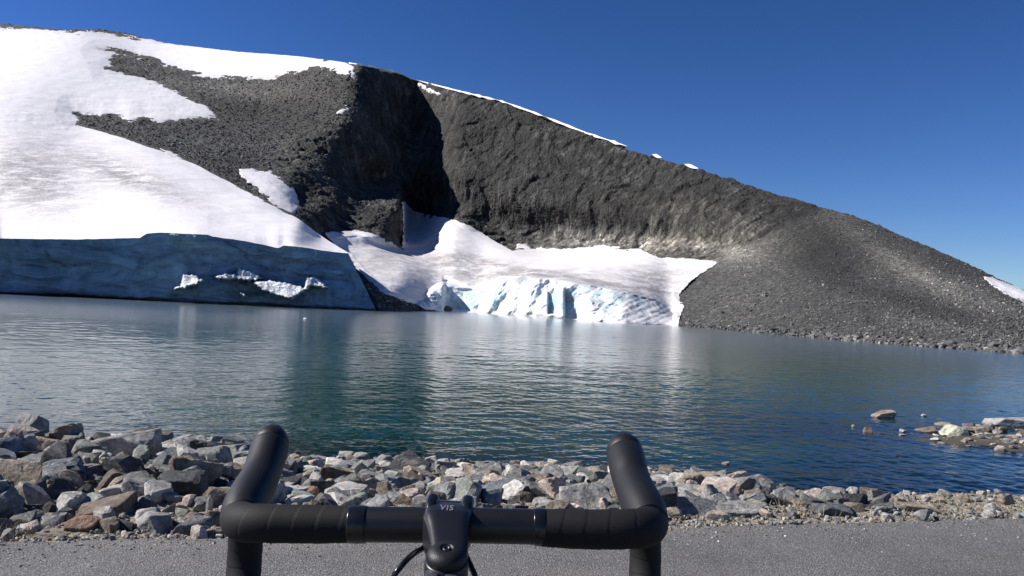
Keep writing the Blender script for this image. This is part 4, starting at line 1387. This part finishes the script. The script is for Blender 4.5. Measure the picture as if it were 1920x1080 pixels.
def loft(secs, seg=40, pw=4.0):
    """secs: y, xc, zc, half width, half height -> superellipse sections along y"""
    c = catmull(secs, 8); rings = []
    for y, xc, zc, hw, hh in c:
        th = np.linspace(0, 2 * math.pi, seg, endpoint=False)
        cs, sn = np.cos(th), np.sin(th)
        x = np.sign(cs) * np.abs(cs) ** (2 / pw) * hw; z = np.sign(sn) * np.abs(sn) ** (2 / pw) * hh
        rings.append(np.stack([xc + x, np.full(seg, y), zc + z], 1))
    k = len(rings); V = np.concatenate(rings + [rings[0].mean(0)[None], rings[-1].mean(0)[None]])
    Fq = []
    for i in range(k - 1):
        a = np.arange(seg) + i * seg; b = np.roll(np.arange(seg), -1) + i * seg
        Fq.append(np.stack([a, b, b + seg, a + seg], 1))
    a = np.arange(0, seg, 2)
    Fq += [np.stack([np.full(len(a), len(V) - 2), (a + 2) % seg, a + 1, a], 1), np.stack([np.full(len(a), len(V) - 1), a + (k - 1) * seg, a + 1 + (k - 1) * seg, (a + 2) % seg + (k - 1) * seg], 1)]
    return V, np.concatenate(Fq)
def put(name, VF, mat, parent):
    o = mesh_obj(name, VF[0], VF[1], mat)
    o.parent = parent
    o.matrix_parent_inverse = Matrix.Translation(-parent.location) if parent.type == "EMPTY" else Matrix()
    return o
bc = np.array(pt(841, 984.5, .735, 0)[:3])
cc = np.array(pt(838, 1030, .655, 0)[:3])
TL = math.radians(17)
cap_c = cc + np.array([0, -.001, .0015])
stem = put("stem", loft([(.662, cc[0], cc[2] - .026, .0150, .0185), (.675, cc[0] + .0004, cc[2] - .0195, .0162, .0185), (.695, (cc[0] + bc[0]) / 2, bc[2] - .008, .0178, .0185),
                        (.712, bc[0], bc[2] - .001, .0205, .0188), (.722, bc[0], bc[2], .0222, .0192), (.735, bc[0], bc[2], .0226, .0192), (.742, bc[0], bc[2], .0224, .0188)], pw=5), M_alloy, bike)
fp = put("faceplate", loft([(.7425, bc[0], bc[2], .0218, .0182), (.750, bc[0], bc[2], .0220, .0186), (.757, bc[0], bc[2], .0205, .0170), (.7585, bc[0], bc[2], .0180, .0140)]), M_gloss, stem)
for dx in (-.0165, .0160):
    b = bc + np.array([dx, .010, .0190])
    put("bolt_boss", loft([(b[1] - .020, b[0], b[2] - .009, .0044, .0040), (b[1] - .010, b[0], b[2] - .003, .0056, .0056), (b[1] + .002, b[0], b[2], .0060, .0060), (b[1] + .008, b[0], b[2] - .001, .0052, .0054), (b[1] + .0095, b[0], b[2] - .001, .0030, .0030)], pw=2.2), M_gloss, stem)
# top cap: shallow dome with recess and bolt
def lathe(c, prof, axis_tilt=0.0, seg=40):
    th = np.linspace(0, 2 * math.pi, seg, endpoint=False)
    rings = [np.stack([np.cos(th) * r_, np.sin(th) * r_, np.full(seg, z_)], 1) for r_, z_ in prof]
    V = np.concatenate(rings)
    ct, st = math.cos(axis_tilt), math.sin(axis_tilt)
    V = V @ np.array([[1, 0, 0], [0, ct, -st], [0, st, ct]]).T + c
    Fq = []
    for i in range(len(prof) - 1):
        a = np.arange(seg) + i * seg; b = np.roll(np.arange(seg), -1) + i * seg
        Fq.append(np.stack([a, b, b + seg, a + seg], 1))
    return V, np.concatenate(Fq)
TL = math.radians(17)
cap_c = cc + np.array([0, -.001, -.001])
put("steerer_clamp", lathe(cap_c, [(.0001, -.046), (.0178, -.046), (.0182, -.043), (.0180, -.013), (.0176, -.0095), (.0160, -.0085), (.0001, -.0085)], TL), M_alloy, stem)
cp_ = put("top_cap", lathe(cap_c, [(.0158, -.010), (.0166, -.005), (.0160, -.0022), (.0146, -.0008), (.0138, .0002), (.0110, .0020), (.0060, .0032), (.0052, .0030), (.0046, .0012), (.0001, .0010)], TL), M_rubber, stem)
put("cap_bolt", lathe(cap_c + np.array([0, -.0004, .0012]), [(.0036, 0), (.0036, .0014), (.0028, .0019), (.0016, .0018), (.0014, .0004), (.0001, .0003)], TL, 24), M_darksteel, cp_)
# rear clamp of the stem with its slot
M_satin = mat_simple('satin_grey_alloy', (0.09, 0.09, 0.10), 0.34, metallic=0.5)
for sx in (-1, 1):
    xs = cc[0] - .002 + sx * .0078
    put("clamp_ear", loft([(.631, xs, cc[2] - .0305, .0044, .0120), (.634, xs, cc[2] - .0295, .0062, .0140), (.652, xs, cc[2] - .0290, .0066, .0150)], pw=5), M_satin, stem)
# lettering on the stem
fc = bpy.data.curves.new("stem_lettering", 'FONT')
fc.body = "VIS"; fc.size = 0.0066; fc.extrude = 0.00012; fc.align_x = 'CENTER'; fc.space_character = 1.15; fc.offset = 0.00008
to = bpy.data.objects.new("stem_lettering", fc); sc.collection.objects.link(to)
bpy.context.view_layer.update()
tm = bpy.data.meshes.new_from_object(to.evaluated_get(bpy.context.evaluated_depsgraph_get()))
bpy.data.objects.remove(to)
to = bpy.data.objects.new("lettering", tm); sc.collection.objects.link(to)
tm.materials.clear(); tm.materials.append(M_print)
to.parent = stem

from mathutils.bvhtree import BVHTree
sm_ = stem.data
bvh = BVHTree.FromPolygons([v.co[:] for v in sm_.vertices], [p.vertices[:] for p in sm_.polygons])
dd = Vector(rays(np.array(837.), np.array(957.)).tolist()).normalized()
loc_, nor_, _i, _d = bvh.ray_cast(Vector(CAM.tolist()), dd)
if loc_ is None: loc_, nor_ = Vector((bc[0], .725, bc[2] + .02)), Vector((0, 0, 1))
if nor_.dot(dd) > 0: nor_ = -nor_
ax = math.atan2(-nor_.y, nor_.z)
to.location = loc_ + nor_ * 0.0004
to.rotation_euler = (ax, 0, 0)
to.scale = (1.25, 1.0 / max(0.35, abs(nor_.dot(dd))) * 0.95, 1)
# cables
tube("brake_cable", [pt(812, 1008, .74, .0026), pt(796, 1026, .725, .0026), pt(775, 1039, .705, .0026), pt(752, 1062, .69, .0026), pt(736, 1090, .69, .0026), pt(735, 1150, .72, .0026), pt(770, 1250, .76, .0026), pt(830, 1340, .78, .0026)], M_gloss, bike, n=10, seg=16)
tube("brake_cable", [pt(862, 1010, .74, .0026), pt(874, 1042, .72, .0026), pt(884, 1064, .705, .0026), pt(893, 1090, .70, .0026), pt(898, 1150, .70, .0026), pt(880, 1260, .72, .0026), pt(850, 1350, .75, .0026)], M_gloss, bike, n=10, seg=16)
# the rest of the machine below the frame of the picture
X0 = SX
ct = cc[1]
def seg_(name, a, b, r0, r1, mat, parent=bike, **kw):
    m_ = [(a[i] + b[i]) / 2 for i in range(3)]
    return tube(name, [[*a, r0], [*m_, (r0 + r1) / 2], [*b, r1]], mat, parent, n=4, seg=24, **kw)
seg_("steerer_spacer", (X0, ct + .002, cc[2] - .036), (X0, ct + .014, cc[2] - .075), .0170, .0180, M_alloy)
seg_("head_tube", (X0, ct + .014, cc[2] - .076), (X0, ct + .060, cc[2] - .23), .0225, .025, M_gloss)
for sx in (-1, 1):
    tube("fork_blade", [[X0 + sx * .022, ct + .064, cc[2] - .24, .017], [X0 + sx * .045, ct + .09, .70, .014], [X0 + sx * .052, ct + .16, .50, .012], [X0 + sx * .052, ct + .235, .34, .009]], M_gloss, bike, n=6, seg=20)
fork_top = (X0, ct + .062, cc[2] - .238)
seg_("fork_crown", (X0 - .030, *fork_top[1:]), (X0 + .030, *fork_top[1:]), .018, .018, M_gloss)
bb = (X0, .20, .28); st = (X0, .06, .86)
seg_("top_tube", (X0, ct + .022, cc[2] - .11), (X0, .075, .80), .016, .015, M_gloss)
seg_("down_tube", (X0, ct + .055, cc[2] - .215), bb, .022, .020, M_gloss)
seg_("seat_tube", bb, st, .017, .016, M_gloss)
seg_("seat_post", st, (X0, .035, .955), .0135, .0135, M_alloy)
sd_ = put("saddle", loft([(-.13, X0, .985, .055, .014), (-.11, X0, .985, .068, .018), (-.04, X0, .982, .055, .017), (.05, X0, .978, .024, .014), (.13, X0, .974, .018, .012), (.14, X0, .973, .010, .008)], pw=2.5), M_tape, bike)
for wy in (ct + .235, -.20):
    def ring(R_, r_, nm, mat, par):
        th = np.linspace(0, 2 * math.pi, 97)[:-1]; ph = np.linspace(0, 2 * math.pi, 17)[:-1]
        V = np.array([[X0 + r_ * math.sin(b), wy + (R_ + r_ * math.cos(b)) * math.cos(a), .34 + (R_ + r_ * math.cos(b)) * math.sin(a)] for a in th for b in ph])
        Fq = [[i * 16 + j, i * 16 + (j + 1) % 16, ((i + 1) % 96) * 16 + (j + 1) % 16, ((i + 1) % 96) * 16 + j] for i in range(96) for j in range(16)]
        return put(nm, (V, np.array(Fq)), mat, par)
    whl = ring(.312, .010, "wheel", M_alloy, bike)
    ring(.3265, .0125, "tyre", M_tyre, whl)
    seg_("hub", (X0 - .04, wy, .34), (X0 + .04, wy, .34), .016, .016, M_steel, whl)
    Vs, Fs, off = [], [], 0
    for k in range(24):
        a = k * math.pi / 12
        V, Fq = sweep([[X0 + (.03 if k % 2 else -.03), wy, .34, .001], [X0, wy + .155 * math.cos(a), .34 + .155 * math.sin(a), .001], [X0, wy + .305 * math.cos(a), .34 + .305 * math.sin(a), .001]], n=1, seg=6)
        Vs.append(V); Fs.append(Fq + off); off += len(V)
    put("spokes", (np.concatenate(Vs), np.concatenate(Fs)), M_steel, whl)
for sx in (-1, 1):
    seg_("seat_stay", (X0 + sx * .02, .085, .78), (X0 + sx * .055, -.20, .34), .008, .007, M_gloss)
    seg_("chain_stay", (X0 + sx * .03, .18, .28), (X0 + sx * .055, -.20, .34), .010, .008, M_gloss)
cr_ = put("chainring", (lambda c: (c[0][:, [2, 0, 1]] * 1 + 0, c[1]))(lathe(np.array([0., 0., 0.]), [(.02, -.002), (.095, -.002), (.1, 0), (.095, .002), (.02, .002), (.02, -.002)])), M_alloy, bike)
cr_.data.transform(Matrix.Translation((X0 + .055, .20, .28)))
for sx, dz in ((1, -1), (-1, 1)):
    seg_("crank_arm", (X0 + sx * .065, .20, .28), (X0 + sx * .072, .20 + .16 * dz * -1, .28), .012, .009, M_alloy)
    xx = X0 + sx * .105
    put("pedal", loft([(.20 - .16 * dz - .035, xx, .28, .025, .006), (.20 - .16 * dz, xx, .28, .034, .009), (.20 - .16 * dz + .035, xx, .28, .025, .006)], pw=5), M_alloy, bike)
